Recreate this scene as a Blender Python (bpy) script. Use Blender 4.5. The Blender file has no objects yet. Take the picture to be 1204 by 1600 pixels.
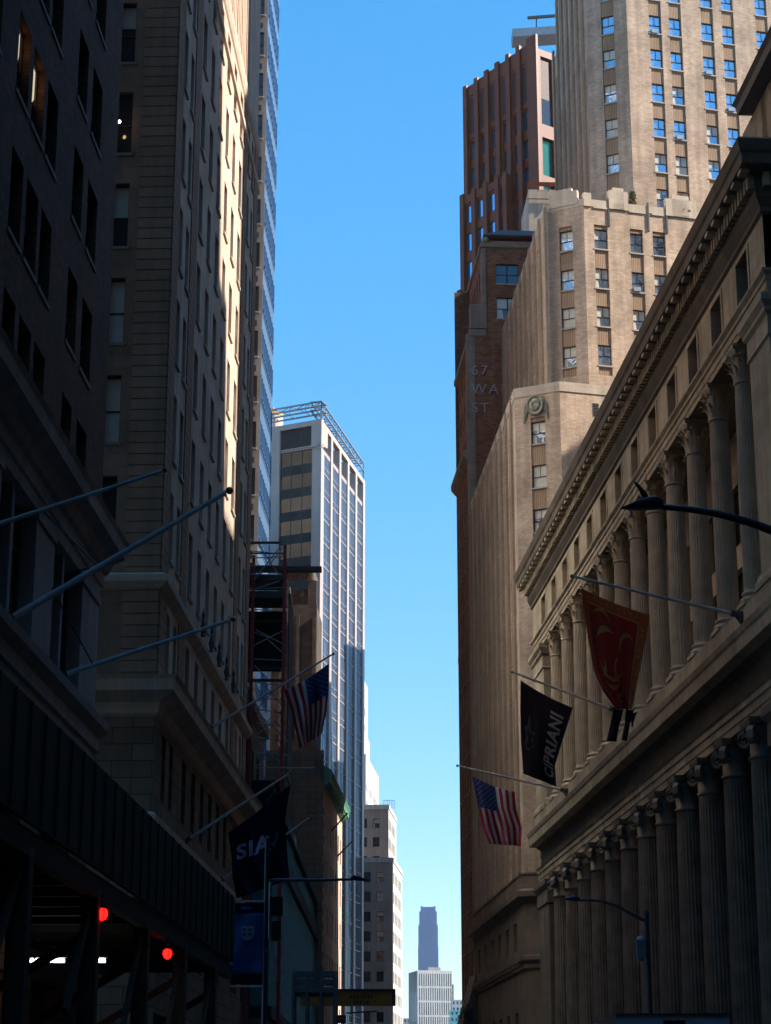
import bpy, bmesh, math, random
from mathutils import Vector, Matrix
random.seed(7)
R = math.radians
S = bpy.context.scene
col = S.collection

# ------------------------------------------------------------------ camera
PITCH, FPX, CZ = R(17.0), 3105.0, 1.7
cam = bpy.data.objects.new('camera', bpy.data.cameras.new('camera'))
col.objects.link(cam)
cam.location = (0, 0, CZ)
cam.rotation_euler = (R(90) + PITCH, 0, 0)
cam.data.sensor_fit = 'VERTICAL'; cam.data.sensor_height = 36.0
cam.data.lens = 36.0 * FPX / 1600.0
cam.data.clip_start = 0.2; cam.data.clip_end = 9000
S.camera = cam
# ------------------------------------------------------------------ world and sun
SUN_AZ, SUN_EL = R(95.0), R(38.0)
w = bpy.data.worlds.new('World'); S.world = w; w.use_nodes = True
nt = w.node_tree; bg = nt.nodes['Background']
sky = nt.nodes.new('ShaderNodeTexSky'); sky.sky_type = 'NISHITA'; sky.sun_disc = False
sky.sun_elevation = SUN_EL; sky.sun_rotation = SUN_AZ
sky.air_density = 1.0; sky.dust_density = 0.0; sky.ozone_density = 4.0; sky.altitude = 0
hs = nt.nodes.new('ShaderNodeHueSaturation'); hs.inputs['Saturation'].default_value = 1.88; hs.inputs['Value'].default_value = 1.82
gm = nt.nodes.new('ShaderNodeGamma'); gm.inputs[1].default_value = 0.52
nt.links.new(sky.outputs[0], gm.inputs[0]); nt.links.new(gm.outputs[0], hs.inputs['Color']); nt.links.new(hs.outputs[0], bg.inputs[0]); bg.inputs[1].default_value = 0.14
sun = bpy.data.objects.new('sun', bpy.data.lights.new('sun', 'SUN')); col.objects.link(sun)
sun.data.energy = 5.0; sun.data.angle = R(0.5); sun.data.color = (1.0, 0.93, 0.84)
sd = Vector((math.sin(SUN_AZ) * math.cos(SUN_EL), math.cos(SUN_AZ) * math.cos(SUN_EL), math.sin(SUN_EL)))
sun.rotation_euler = sd.to_track_quat('Z', 'Y').to_euler(); sun.location = (80, 0, 200)
S.view_settings.view_transform = 'Standard'; S.view_settings.look = 'None'
S.view_settings.exposure = 1.05; S.view_settings.gamma = 1.0

S.cycles.blur_glossy = 0.3; S.cycles.sample_clamp_indirect = 20.0; S.cycles.caustics_reflective = True
# ------------------------------------------------------------------ geometry helpers
def at(px, py, Y):                     # the real point seen at a pixel of the 1204x1600 photo, at forward distance Y
    rx = px - 602.0; ry = FPX*math.cos(PITCH) - (800-py)*math.sin(PITCH); rz = FPX*math.sin(PITCH) + (800-py)*math.cos(PITCH)
    return Vector((rx/ry*Y, Y, rz/ry*Y + CZ))
def pix(p):
    z = p[2]-CZ; f = p[1]*math.cos(PITCH) + z*math.sin(PITCH); u = -p[1]*math.sin(PITCH) + z*math.cos(PITCH)
    if f < 1: return (-9999, -9999)
    return (602 + FPX*p[0]/f, 800 - FPX*u/f)
def dirv(a): a = R(a); return Vector((math.sin(a), math.cos(a), 0))
RE, RN = dirv(-4.1), dirv(85.9)        # right-hand building line: along the street, into the block
LE, LN = dirv(2.17), dirv(-87.83)      # left-hand building line
def RS(t, s=0.0, z=0.0): v = RN*(21.5+s) + RE*t; return Vector((v.x, v.y, z))
def LS(t, s=0.0, z=0.0): v = LN*(11.2+s) + LE*t; return Vector((v.x, v.y, z))

class MB:
    def __init__(s): s.v = []; s.f = []; s.m = []; s.sm = []
    def face(s, pts, m=0, smooth=False):
        n = len(s.v); s.v += [tuple(p) for p in pts]; s.f.append(tuple(range(n, n+len(pts)))); s.m.append(m); s.sm.append(smooth)
    def grid(s, rows, m=0, smooth=True, closed=False):
        n = len(s.v); w_ = len(rows[0])
        for r in rows: s.v += [tuple(p) for p in r]
        for i in range(len(rows)-1):
            for j in range(w_ if closed else w_-1):
                k = (j+1) % w_
                mm = m(i, j) if callable(m) else m
                s.f.append((n+i*w_+j, n+i*w_+k, n+(i+1)*w_+k, n+(i+1)*w_+j)); s.m.append(mm); s.sm.append(smooth)
    def box8(s, a, m=0):
        for q in ((3,2,1,0),(4,5,6,7),(0,1,5,4),(1,2,6,5),(2,3,7,6),(3,0,4,7)): s.face([a[i] for i in q], m)
    def fbox(s, O, d, u0, u1, y0, y1, z0, z1, m=0):      # box in a facade frame: u along d, y inward, z up
        y = Vector((-d.y, d.x, 0)); O = Vector((O[0], O[1], 0)); Z = Vector((0,0,1))
        P = lambda u, v, z_: O + d*u + y*v + Z*z_
        s.box8([P(u0,y0,z0),P(u1,y0,z0),P(u1,y1,z0),P(u0,y1,z0),P(u0,y0,z1),P(u1,y0,z1),P(u1,y1,z1),P(u0,y1,z1)], m)
    def box(s, c, d, m=0):
        x,y,z = c; a,b,e = d[0]/2,d[1]/2,d[2]/2
        s.box8([(x-a,y-b,z-e),(x+a,y-b,z-e),(x+a,y+b,z-e),(x-a,y+b,z-e),(x-a,y-b,z+e),(x+a,y-b,z+e),(x+a,y+b,z+e),(x-a,y+b,z+e)], m)
    def tube(s, pts, r, n=8, m=0, cap=True):
        pts = [Vector(p) for p in pts]; rs = r if isinstance(r, (list, tuple)) else [r]*len(pts)
        rows = []
        for i, p in enumerate(pts):
            t = (pts[min(i+1, len(pts)-1)] - pts[max(i-1, 0)]).normalized()
            a = t.cross(Vector((0,0,1)) if abs(t.z) < .9 else Vector((1,0,0))).normalized(); b = a.cross(t)
            rows.append([p + (a*math.cos(2*math.pi*k/n) + b*math.sin(2*math.pi*k/n))*rs[i] for k in range(n)])
        s.grid(rows, m, n > 4, True)
        if cap: s.face(rows[0][::-1], m); s.face(rows[-1], m)
    def bar(s, a, b, w_, h, m=0):
        a, b = Vector(a), Vector(b); t = (b-a).normalized()
        x = t.cross(Vector((0,0,1)) if abs(t.z) < .95 else Vector((0,1,0))).normalized()*w_/2; y = x.cross(t).normalized()*h/2
        s.box8([a-x-y,a+x-y,a+x+y,a-x+y,b-x-y,b+x-y,b+x+y,b-x+y], m)
    def lathe(s, c, prof, n=24, m=0, sx=1, sy=1):
        rows = [[(c[0]+r*sx*math.cos(2*math.pi*k/n), c[1]+r*sy*math.sin(2*math.pi*k/n), c[2]+z) for k in range(n)] for r, z in prof]
        s.grid(rows, m, True, True)
    def sweep(s, path, prof, m=0, closed=True):          # path of footprint points (interior on the left), profile of (outward, z)
        P = [Vector((p[0], p[1])) for p in path]; n = len(P); off = []
        for i in range(n):
            def nrm(a, b): d = (b-a).normalized(); return Vector((d.y, -d.x))
            if closed or 0 < i < n-1: a, b = nrm(P[i-1], P[i]), nrm(P[i], P[(i+1) % n])
            elif i == 0: a = b = nrm(P[0], P[1])
            else: a = b = nrm(P[-2], P[-1])
            h = (a+b).normalized(); off.append(h/max(.3, h.dot(a)))
        for k in range(len(prof)-1):
            for i in range(n if closed else n-1):
                j = (i+1) % n
                q = lambda i_, k_: (P[i_].x+off[i_].x*prof[k_][0], P[i_].y+off[i_].y*prof[k_][0], prof[k_][1])
                s.face([q(i,k), q(j,k), q(j,k+1), q(i,k+1)], m)
        if not closed:
            for i, rev in ((0, False), (n-1, True)):
                pts = [(P[i].x+off[i].x*o, P[i].y+off[i].y*o, z) for o, z in prof]
                if len(pts) > 2: s.face(pts if rev else pts[::-1], m)
    def poly(s, path, z, m=0): s.face([(p[0], p[1], z) for p in path], m)
    def mesh(s, name, mats, loc=(0,0,0)):
        me = bpy.data.meshes.new(name); L = Vector(loc)
        me.from_pydata([tuple(Vector(v)-L) for v in s.v], [], s.f)
        for m in mats: me.materials.append(m)
        me.polygons.foreach_set('material_index', s.m); me.polygons.foreach_set('use_smooth', s.sm)
        me.validate(); me.update(); return me
    def build(s, name, mats, parent=None, loc=(0,0,0)):
        if not s.f: return None
        if not isinstance(mats, (list, tuple)): mats = [mats]
        base = parent_world(parent) if parent else Vector(loc)
        o = bpy.data.objects.new(name, s.mesh(name, mats, base)); col.objects.link(o)
        if parent: o.parent = parent
        else: o.location = loc
        return o
def parent_world(o):
    v = Vector((0,0,0))
    while o: v += o.location; o = o.parent
    return v
def tag(o, label=None, cat=None, group=None, kind=None):
    if label: o['label'] = label
    if cat: o['category'] = cat
    if group: o['group'] = group
    if kind: o['kind'] = kind
    return o
def thing(name, loc, label, cat, group=None):
    o = bpy.data.objects.new(name, None); col.objects.link(o); o.location = loc; o.empty_display_size = .5
    return tag(o, label, cat, group)

# ------------------------------------------------------------------ materials
def newmat(name):
    m = bpy.data.materials.new(name); m.use_nodes = True; return m, m.node_tree, m.node_tree.nodes['Principled BSDF']
def plain(name, c, rough=.6, metal=0, noise=.15, nscale=3, emis=None, es=0, spec=None, bump=0):
    m, t, b = newmat(name); N = t.nodes; L = t.links
    b.inputs['Roughness'].default_value = rough; b.inputs['Metallic'].default_value = metal
    if spec is not None: b.inputs['Specular IOR Level'].default_value = spec
    g = N.new('ShaderNodeNewGeometry'); n = N.new('ShaderNodeTexNoise'); n.inputs['Scale'].default_value = nscale; n.inputs['Detail'].default_value = 5
    L.new(g.outputs['Position'], n.inputs['Vector'])
    r = N.new('ShaderNodeMapRange'); r.inputs['To Min'].default_value = 1-noise; r.inputs['To Max'].default_value = 1+noise; r.inputs['From Min'].default_value = .3; r.inputs['From Max'].default_value = .7
    L.new(n.outputs['Fac'], r.inputs[0])
    v = N.new('ShaderNodeVectorMath'); v.operation = 'SCALE'; v.inputs[0].default_value = c; L.new(r.outputs[0], v.inputs['Scale'])
    L.new(v.outputs[0], b.inputs['Base Color'])
    if bump:
        bp = N.new('ShaderNodeBump'); bp.inputs['Strength'].default_value = bump; bp.inputs['Distance'].default_value = .05
        L.new(n.outputs['Fac'], bp.inputs['Height']); L.new(bp.outputs[0], b.inputs['Normal'])
    if emis: b.inputs['Emission Color'].default_value = (*emis, 1); b.inputs['Emission Strength'].default_value = es
    return m
def wallmat(name, c, c2, bw, bh, mortar=.012, mfac=.55, var=.12, stain=.25, rough=.85, bump=.3, ribs=None, streak=.18):
    """blocks or bricks laid out in wall coordinates: u = position along the wall, v = height"""
    m, t, b = newmat(name); N = t.nodes; L = t.links
    g = N.new('ShaderNodeNewGeometry')
    cr = N.new('ShaderNodeVectorMath'); cr.operation = 'CROSS_PRODUCT'; L.new(g.outputs['True Normal'], cr.inputs[0]); cr.inputs[1].default_value = (0,0,1)
    nm = N.new('ShaderNodeVectorMath'); nm.operation = 'NORMALIZE'; L.new(cr.outputs[0], nm.inputs[0])
    dt = N.new('ShaderNodeVectorMath'); dt.operation = 'DOT_PRODUCT'; L.new(g.outputs['Position'], dt.inputs[0]); L.new(nm.outputs[0], dt.inputs[1])
    sp = N.new('ShaderNodeSeparateXYZ'); L.new(g.outputs['Position'], sp.inputs[0])
    cb = N.new('ShaderNodeCombineXYZ'); L.new(dt.outputs['Value'], cb.inputs[0]); L.new(sp.outputs[2], cb.inputs[1])
    br = N.new('ShaderNodeTexBrick'); L.new(cb.outputs[0], br.inputs['Vector'])
    br.inputs['Scale'].default_value = 1; br.inputs['Brick Width'].default_value = bw; br.inputs['Row Height'].default_value = bh
    br.inputs['Mortar Size'].default_value = mortar; br.inputs['Mortar Smooth'].default_value = .3; br.inputs['Bias'].default_value = 0
    br.inputs['Color1'].default_value = (*[x*(1-var) for x in c], 1); br.inputs['Color2'].default_value = (*[x*(1+var) for x in c2], 1)
    br.inputs['Mortar'].default_value = (*[x*mfac for x in c], 1)
    n1 = N.new('ShaderNodeTexNoise'); n1.inputs['Scale'].default_value = .35; n1.inputs['Detail'].default_value = 6; n1.inputs['Roughness'].default_value = .65; L.new(g.outputs['Position'], n1.inputs['Vector'])
    mp = N.new('ShaderNodeVectorMath'); mp.operation = 'MULTIPLY'; mp.inputs[1].default_value = (1.6, .09, 1); L.new(cb.outputs[0], mp.inputs[0])
    n2 = N.new('ShaderNodeTexNoise'); n2.inputs['Scale'].default_value = 1; n2.inputs['Detail'].default_value = 4; L.new(mp.outputs[0], n2.inputs['Vector'])
    n3 = N.new('ShaderNodeTexNoise'); n3.inputs['Scale'].default_value = 9; n3.inputs['Detail'].default_value = 3; L.new(g.outputs['Position'], n3.inputs['Vector'])
    def rng(src, lo, hi):
        r = N.new('ShaderNodeMapRange'); r.inputs['From Min'].default_value = .32; r.inputs['From Max'].default_value = .66
        r.inputs['To Min'].default_value = lo; r.inputs['To Max'].default_value = hi; L.new(src, r.inputs[0]); return r.outputs[0]
    a1 = rng(n1.outputs['Fac'], 1-stain, 1.06); a2 = rng(n2.outputs['Fac'], 1-streak, 1.05); a3 = rng(n3.outputs['Fac'], .93, 1.06)
    k = N.new('ShaderNodeMath'); k.operation = 'MULTIPLY'; L.new(a1, k.inputs[0]); L.new(a2, k.inputs[1])
    k2 = N.new('ShaderNodeMath'); k2.operation = 'MULTIPLY'; L.new(k.outputs[0], k2.inputs[0]); L.new(a3, k2.inputs[1])
    last = k2.outputs[0]; hsrc = br.outputs['Fac']
    if ribs:
        w_ = N.new('ShaderNodeMath'); w_.operation = 'MULTIPLY'; w_.inputs[1].default_value = 2*math.pi/ribs; L.new(dt.outputs['Value'], w_.inputs[0])
        s_ = N.new('ShaderNodeMath'); s_.operation = 'SINE'; L.new(w_.outputs[0], s_.inputs[0])
        r = N.new('ShaderNodeMapRange'); r.inputs['From Min'].default_value = -1; r.inputs['To Min'].default_value = .55; r.inputs['To Max'].default_value = 1.12; L.new(s_.outputs[0], r.inputs[0])
        k3 = N.new('ShaderNodeMath'); k3.operation = 'MULTIPLY'; L.new(last, k3.inputs[0]); L.new(r.outputs[0], k3.inputs[1]); last = k3.outputs[0]
    sc = N.new('ShaderNodeVectorMath'); sc.operation = 'SCALE'; L.new(br.outputs['Color'], sc.inputs[0]); L.new(last, sc.inputs['Scale'])
    L.new(sc.outputs[0], b.inputs['Base Color']); b.inputs['Roughness'].default_value = rough; b.inputs['Specular IOR Level'].default_value = .25
    if bump:
        iv = N.new('ShaderNodeMath'); iv.operation = 'SUBTRACT'; iv.inputs[0].default_value = 1; L.new(hsrc, iv.inputs[1])
        ad = N.new('ShaderNodeMath'); ad.operation = 'MULTIPLY_ADD'; L.new(n3.outputs['Fac'], ad.inputs[0]); ad.inputs[1].default_value = .3; L.new(iv.outputs[0], ad.inputs[2])
        bp = N.new('ShaderNodeBump'); bp.inputs['Strength'].default_value = bump; bp.inputs['Distance'].default_value = .03; L.new(ad.outputs[0], bp.inputs['Height']); L.new(bp.outputs[0], b.inputs['Normal'])
    return m
def glassmat(name, tint=(.5,.58,.66), metal=.75, rough=.04, wav=.35, wscale=.5, dark=.35):
    m, t, b = newmat(name); N = t.nodes; L = t.links
    b.inputs['Metallic'].default_value = metal; b.inputs['Roughness'].default_value = rough
    oi = N.new('ShaderNodeObjectInfo'); r = N.new('ShaderNodeMapRange'); r.inputs['To Min'].default_value = 1-dark; r.inputs['To Max'].default_value = 1.1; L.new(oi.outputs['Random'], r.inputs[0])
    v = N.new('ShaderNodeVectorMath'); v.operation = 'SCALE'; v.inputs[0].default_value = tint; L.new(r.outputs[0], v.inputs['Scale']); L.new(v.outputs[0], b.inputs['Base Color'])
    g = N.new('ShaderNodeNewGeometry'); n = N.new('ShaderNodeTexNoise'); n.inputs['Scale'].default_value = wscale; n.inputs['Detail'].default_value = 2; L.new(g.outputs['Position'], n.inputs['Vector'])
    bp = N.new('ShaderNodeBump'); bp.inputs['Strength'].default_value = wav; bp.inputs['Distance'].default_value = .06; L.new(n.outputs['Fac'], bp.inputs['Height']); L.new(bp.outputs[0], b.inputs['Normal'])
    return m
def blindmat(name, c):
    m = plain(name, c, .5, noise=.1, nscale=2); b = m.node_tree.nodes['Principled BSDF']
    b.inputs['Coat Weight'].default_value = 1; b.inputs['Coat Roughness'].default_value = .05; b.inputs['Coat IOR'].default_value = 1.5
    return m
M = {}
M['bank'] = wallmat('bank_limestone', (.52,.42,.29), (.56,.455,.32), 1.9, .72, .008, .6, .05, .35, bump=.2, streak=.3)
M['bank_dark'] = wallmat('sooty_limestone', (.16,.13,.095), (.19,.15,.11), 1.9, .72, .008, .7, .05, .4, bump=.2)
M['fleche'] = plain('fluted_limestone', (.50,.40,.28), .85, noise=.2, nscale=1.2)
M['granite'] = wallmat('shaded_limestone', (.27,.215,.16), (.30,.24,.18), 1.9, .72, .01, .6, .07, .35, bump=.2, streak=.35)  # bank limestone again, darkened so the lower order carries its shade
M['shaded_col'] = plain('fluted_shaded_limestone', (.27,.215,.16), .8, noise=.3, nscale=1.2)  # same darkened limestone for the lower columns, shade put into the colour
M['sidewall'] = wallmat('shaded_side_limestone', (.34,.20,.13), (.37,.22,.145), 1.4, .45, .006, .8, .06, .3, bump=.15)  # darker copy of the pale limestone, carrying the side face's shade
M['green'] = glassmat('green_lobby_glass', (.10,.30,.19), .6, .08, .8, .8)
M['tan'] = wallmat('tan_brick', (.62,.435,.30), (.69,.495,.345), .42, .17, .012, .8, .07, .34, bump=.15, streak=.24)
M['tan_pier'] = wallmat('tan_pier_brick', (.40,.275,.175), (.44,.305,.2), .42, .17, .012, .8, .07, .2, bump=.15)
M['tan_stone'] = wallmat('pale_cast_stone', (.62,.49,.36), (.66,.525,.39), 2.2, 1.2, .008, .75, .03, .15, bump=.1)
M['spandrel'] = wallmat('ribbed_terracotta', (.42,.27,.165), (.47,.31,.19), 9, 9, .001, 1, .03, .15, ribs=.16, bump=0)
M['brownlime'] = wallmat('brown_limestone', (.25,.175,.12), (.28,.2,.14), 1.8, .7, .01, .6, .05, .3)
M['brownbrick'] = wallmat('brown_brick', (.25,.115,.062), (.33,.16,.088), .45, .16, .014, .75, .15, .3)
M['browntrim'] = wallmat('brown_trim_stone', (.30,.24,.18), (.33,.26,.2), 1.6, .6, .01, .7, .05, .25)
M['redgranite'] = wallmat('red_granite_panels', (.17,.045,.012), (.19,.052,.014), 3.0, 1.95, .015, .6, .04, .12, rough=.45, bump=.1, streak=.05)
M['redgranite2'] = wallmat('dark_louvre_panels', (.085,.032,.018), (.095,.036,.02), 9, .35, .06, .55, .03, .1, rough=.5, bump=.2)
M['dlouvre'] = wallmat('dark_plant_louvre', (.06,.05,.045), (.075,.06,.05), .9, 9, .05, .5, .1, .2)
M['rust'] = wallmat('rusticated_limestone', (.40,.225,.14), (.43,.245,.155), 60, .45, .022, .28, .03, .25, bump=.8)
M['l1'] = wallmat('pale_limestone', (.66,.485,.365), (.70,.515,.39), 1.4, .45, .006, .8, .04, .22, bump=.15)
M['base1'] = wallmat('ashlar_limestone', (.27,.17,.11), (.30,.195,.13), 1.5, .62, .02, .4, .08, .3, bump=.6)
M['darkbrick'] = wallmat('dark_brick', (.17,.062,.036), (.22,.085,.05), .32, .11, .012, .7, .2, .3)
M['l0stone'] = wallmat('blue_grey_limestone', (.48,.39,.35), (.51,.42,.38), 2.4, 3.2, .006, .7, .03, .2, bump=.1)
M['white'] = wallmat('white_aluminium', (.44,.355,.31), (.46,.37,.325), 6, 4.4, .03, .75, .015, .06, rough=.5, bump=.05, streak=.05)
M['grey'] = wallmat('grey_precast', (.38,.32,.28), (.41,.35,.31), 3, 1.9, .012, .7, .04, .15, bump=.1)
M['cream'] = wallmat('cream_precast', (.55,.52,.48), (.58,.55,.5), 3, 3.6, .02, .8, .03, .08, bump=.1)
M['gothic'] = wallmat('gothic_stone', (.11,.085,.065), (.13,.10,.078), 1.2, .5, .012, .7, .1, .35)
M['copper'] = plain('green_copper', (.10,.27,.17), .65, noise=.5, nscale=2.5, bump=.5)
M['patina'] = plain('weathered_copper', (.27,.25,.18), .8, noise=.5, nscale=3.5, bump=.8)
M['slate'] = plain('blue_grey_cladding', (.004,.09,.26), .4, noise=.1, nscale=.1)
M['teal'] = glassmat('teal_glass', (.14,.46,.52), .45, .10, .8, .8)
M['tealfin'] = plain('teal_fin', (.07,.24,.28), .3, .1, noise=.2)
M['glass'] = glassmat('sash_glass', (.60,.69,.80), .8, .03, .5, .9, .4)
M['mirror'] = glassmat('reflective_glass', (.86,.84,.80), .95, .08, .5, .35, .3)
M['glassd'] = glassmat('dark_glass', (.10,.11,.12), .6, .06, .4, .9, .4)
M['glassb'] = glassmat('blue_curtain_glass', (.42,.60,.82), .9, .03, .12, .3, .2)
M['glasst'] = glassmat('tower_glass', (.36,.47,.64), .85, .05, .3, .4, .15)
M['glassw'] = glassmat('bronze_tower_glass', (.34,.105,.045), .85, .05, 2.2, .35, .25)
M['frame'] = plain('bronze_sash', (.035,.032,.03), .5)
M['framew'] = plain('pale_sash', (.30,.29,.27), .5)
M['mull'] = plain('grey_mullion', (.16,.27,.42), .3, .4)
M['mullw'] = plain('white_mullion', (.36,.35,.36), .45)
M['blind'] = blindmat('roller_blind', (.60,.55,.44))
M['blind2'] = blindmat('grey_blind', (.50,.46,.40))
M['sill'] = plain('stone_sill', (.42,.37,.31), .8)
M['silld'] = plain('dark_stone_sill', (.24,.19,.16), .8)
M['roof'] = plain('roof_gravel', (.12,.11,.10), .95, nscale=2)
M['asphalt'] = plain('asphalt', (.05,.05,.052), .9, noise=.25, nscale=6, bump=.2)
M['pave'] = wallmat('concrete_flags', (.24,.23,.22), (.27,.26,.25), 1.5, 1.5, .01, .6, .04, .2)
M['paint'] = plain('road_paint', (.7,.7,.68), .7, noise=.2)
M['ground'] = plain('ground_far', (.14,.13,.12), .95, noise=.3, nscale=.05)
M['black'] = plain('black_metal', (.018,.019,.022), .45, .2)
M['galv'] = plain('galvanised_steel', (.26,.28,.31), .45, .5)
M['pole'] = plain('painted_pole', (.80,.76,.78), .4, .1)
M['poler'] = plain('cream_pole', (.62,.55,.48), .45)
M['brass'] = plain('brass_ball', (.35,.25,.10), .35, .8)
M['lamp'] = plain('lamp_housing', (.045,.05,.075), .4, .2)
M['shed'] = plain('hunter_green_plywood', (.011,.016,.013), .75, noise=.3, nscale=1.2)
M['timber'] = plain('shed_post', (.09,.065,.05), .8, noise=.3, nscale=4)
M['redsteel'] = plain('red_steel', (.30,.03,.04), .5)
M['steel'] = plain('dark_steel', (.07,.065,.065), .55, .3)
M['net'] = plain('debris_netting', (.010,.018,.018), .9, noise=.4, nscale=1)
M['orange'] = plain('orange_board', (.60,.25,.04), .6)
M['tube'] = plain('lit_tube', (.9,.95,.8), .4, emis=(1,.97,.78), es=7)
M['red'] = plain('lit_red_lens', (.8,.02,.01), .3, emis=(1,.006,.004), es=3.2)
M['letters'] = plain('dull_letters', (.36,.31,.29), .5, .3)
M['truck'] = plain('truck_white', (.85,.83,.85), .5)
M['glowrefl'] = plain('glow_reflection', (.6,.55,.4), .4, emis=(1,.85,.6), es=.35)  # emission stands in for bright reflections in window glass
M['warm'] = plain('lit_lamp', (.9,.7,.3), .4, emis=(1,.7,.25), es=4)
M['banner'] = plain('blue_banner', (.02,.10,.34), .65, noise=.1)
M['crest'] = plain('banner_crest', (.34,.40,.50), .7)
M['ltxt'] = plain('banner_text', (.06,.16,.40), .7)
def cloth(name, c):
    m = plain(name, c, .85, noise=.08, nscale=2)
    t = m.node_tree; b = t.nodes['Principled BSDF']; out = t.nodes['Material Output']
    tr = t.nodes.new('ShaderNodeBsdfTranslucent'); tr.inputs[0].default_value = (*c, 1); mx = t.nodes.new('ShaderNodeMixShader'); mx.inputs[0].default_value = .3
    t.links.new(b.outputs[0], mx.inputs[1]); t.links.new(tr.outputs[0], mx.inputs[2]); t.links.new(mx.outputs[0], out.inputs[0]); return m
M['fred'] = cloth('flag_red', (.60,.02,.05)); M['fwhite'] = cloth('flag_white', (.75,.70,.68)); M['fblue'] = cloth('flag_blue', (.05,.075,.26))
M['navy'] = cloth('navy_cloth', (.006,.008,.035)); M['lilac'] = cloth('lilac_print', (.75,.68,1.0)); M['tealp'] = cloth('teal_print', (.03,.16,.26)); M['dim'] = cloth('dim_print', (.07,.07,.16))
M['maroon'] = cloth('dark_plum_cloth', (.030,.012,.016)); M['cgrey'] = cloth('grey_print', (.62,.55,.50)); M['cdim'] = cloth('faint_print', (.13,.12,.14))
M['fcrim'] = cloth('crimson_cloth', (.60,.045,.02)); M['fgold'] = cloth('gold_print', (.80,.34,.07)); M['fborder'] = cloth('orange_border', (.72,.15,.03)); M['fdark'] = cloth('dark_ribbon', (.05,.008,.012))

# ------------------------------------------------------------------ windows
_wm = {}
STY = {  # glass, frame, sill, blinds, kind
 'sash': ('glass','frame','sill','blind'), 'sashd': ('glassd','frame','silld','blind2'), 'sashl': ('glassd','frame','sill','blind2'),
 'white': ('glass','framew','sill','blind'), 'sashc': ('glass','frame','sill','blind'), 'big': ('glassb','frame',None,None), 'curt': ('glasst','mullw',None,None), 'curtb': ('glassb','mull',None,None),
 'mirror': ('mirror','mullw',None,None), 'green': ('green','frame',None,None), 'west': ('glassw','frame',None,None), 'dark': ('glassd','frame',None,None), 'grid': ('glassd','framew','sill','blind2')}
def winmesh(style, w_, h, var):
    key = (style, round(w_,2), round(h,2), var)
    if key in _wm: return _wm[key]
    g, f, si, bl = STY[style]; mats = [M[g], M[f], M[si or f], M[bl or g]]
    b = MB(); d = Vector((1,0,0)); O = (0,0)
    if style in ('curt', 'curtb'):
        n = max(2, round(w_/1.15)); fw = .06
        b.face([(0,0,0),(w_,0,0),(w_,0,h),(0,0,h)], 0)
        for i in range(n+1): x = w_*i/n; b.fbox(O, d, max(0,x-fw/2), min(w_,x+fw/2), -.10, -.004, 0, h, 1)
        b.fbox(O, d, 0, w_, -.07, -.002, h*.30-.05, h*.30+.05, 1); b.fbox(O, d, 0, w_, -.08, -.002, 0, .14, 1)
    elif style in ('west', 'big', 'green', 'mirror'):
        n = 3 if style == 'west' else 1
        b.face([(0,0,0),(w_,0,0),(w_,0,h),(0,0,h)], 0)
        for i in range(n+1): x = w_*i/n; b.fbox(O, d, max(0,x-.05), min(w_,x+.05), -.07, -.003, 0, h, 1)
        b.fbox(O, d, .05, w_-.05, -.06, -.002, 0, .09, 1); b.fbox(O, d, .05, w_-.05, -.06, -.002, h-.09, h, 1)
    else:
        t = .055; mid = h*.48
        b.face([(0,0,0),(w_,0,0),(w_,0,h),(0,0,h)], 0)
        for a in ((0,t,0,h),(w_-t,w_,0,h),(t,w_-t,0,t),(t,w_-t,h-t,h)): b.fbox(O, d, a[0], a[1], -.07, .001, a[2], a[3], 1)
        b.fbox(O, d, t, w_-t, -.055, -.003, mid-.035, mid+.035, 1)
        if w_ > .9 and style not in ('sashd',): b.fbox(O, d, w_/2-.018, w_/2+.018, -.045, -.002, mid+.035, h-t, 1)
        if w_ > 2:
            b.fbox(O, d, w_/2-.07, w_/2+.07, -.08, -.004, t, h-t, 1)
        if si: b.fbox(O, d, -.08, w_+.08, -.34, .0, -.13, -.005, 2)
        if bl and var:
            z1 = h-t-.01; z0 = {1: mid+.05, 2: h*.62, 3: t+.05, 4: mid+.05}[var]
            xx = w_-t if var != 4 else w_*.5
            b.face([(t+.01,-.006,z0),(xx-.01,-.006,z0),(xx-.01,-.006,z1),(t+.01,-.006,z1)], 3)
            if var in (2, 1):
                b.face([(t+.01,-.006,t),(w_*.32,-.006,t),(w_*.26,-.006,mid-.05),(t+.01,-.006,mid-.05)], 3)
    _wm[key] = (b, mats, b.mesh('window', mats)); return _wm[key]

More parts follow.
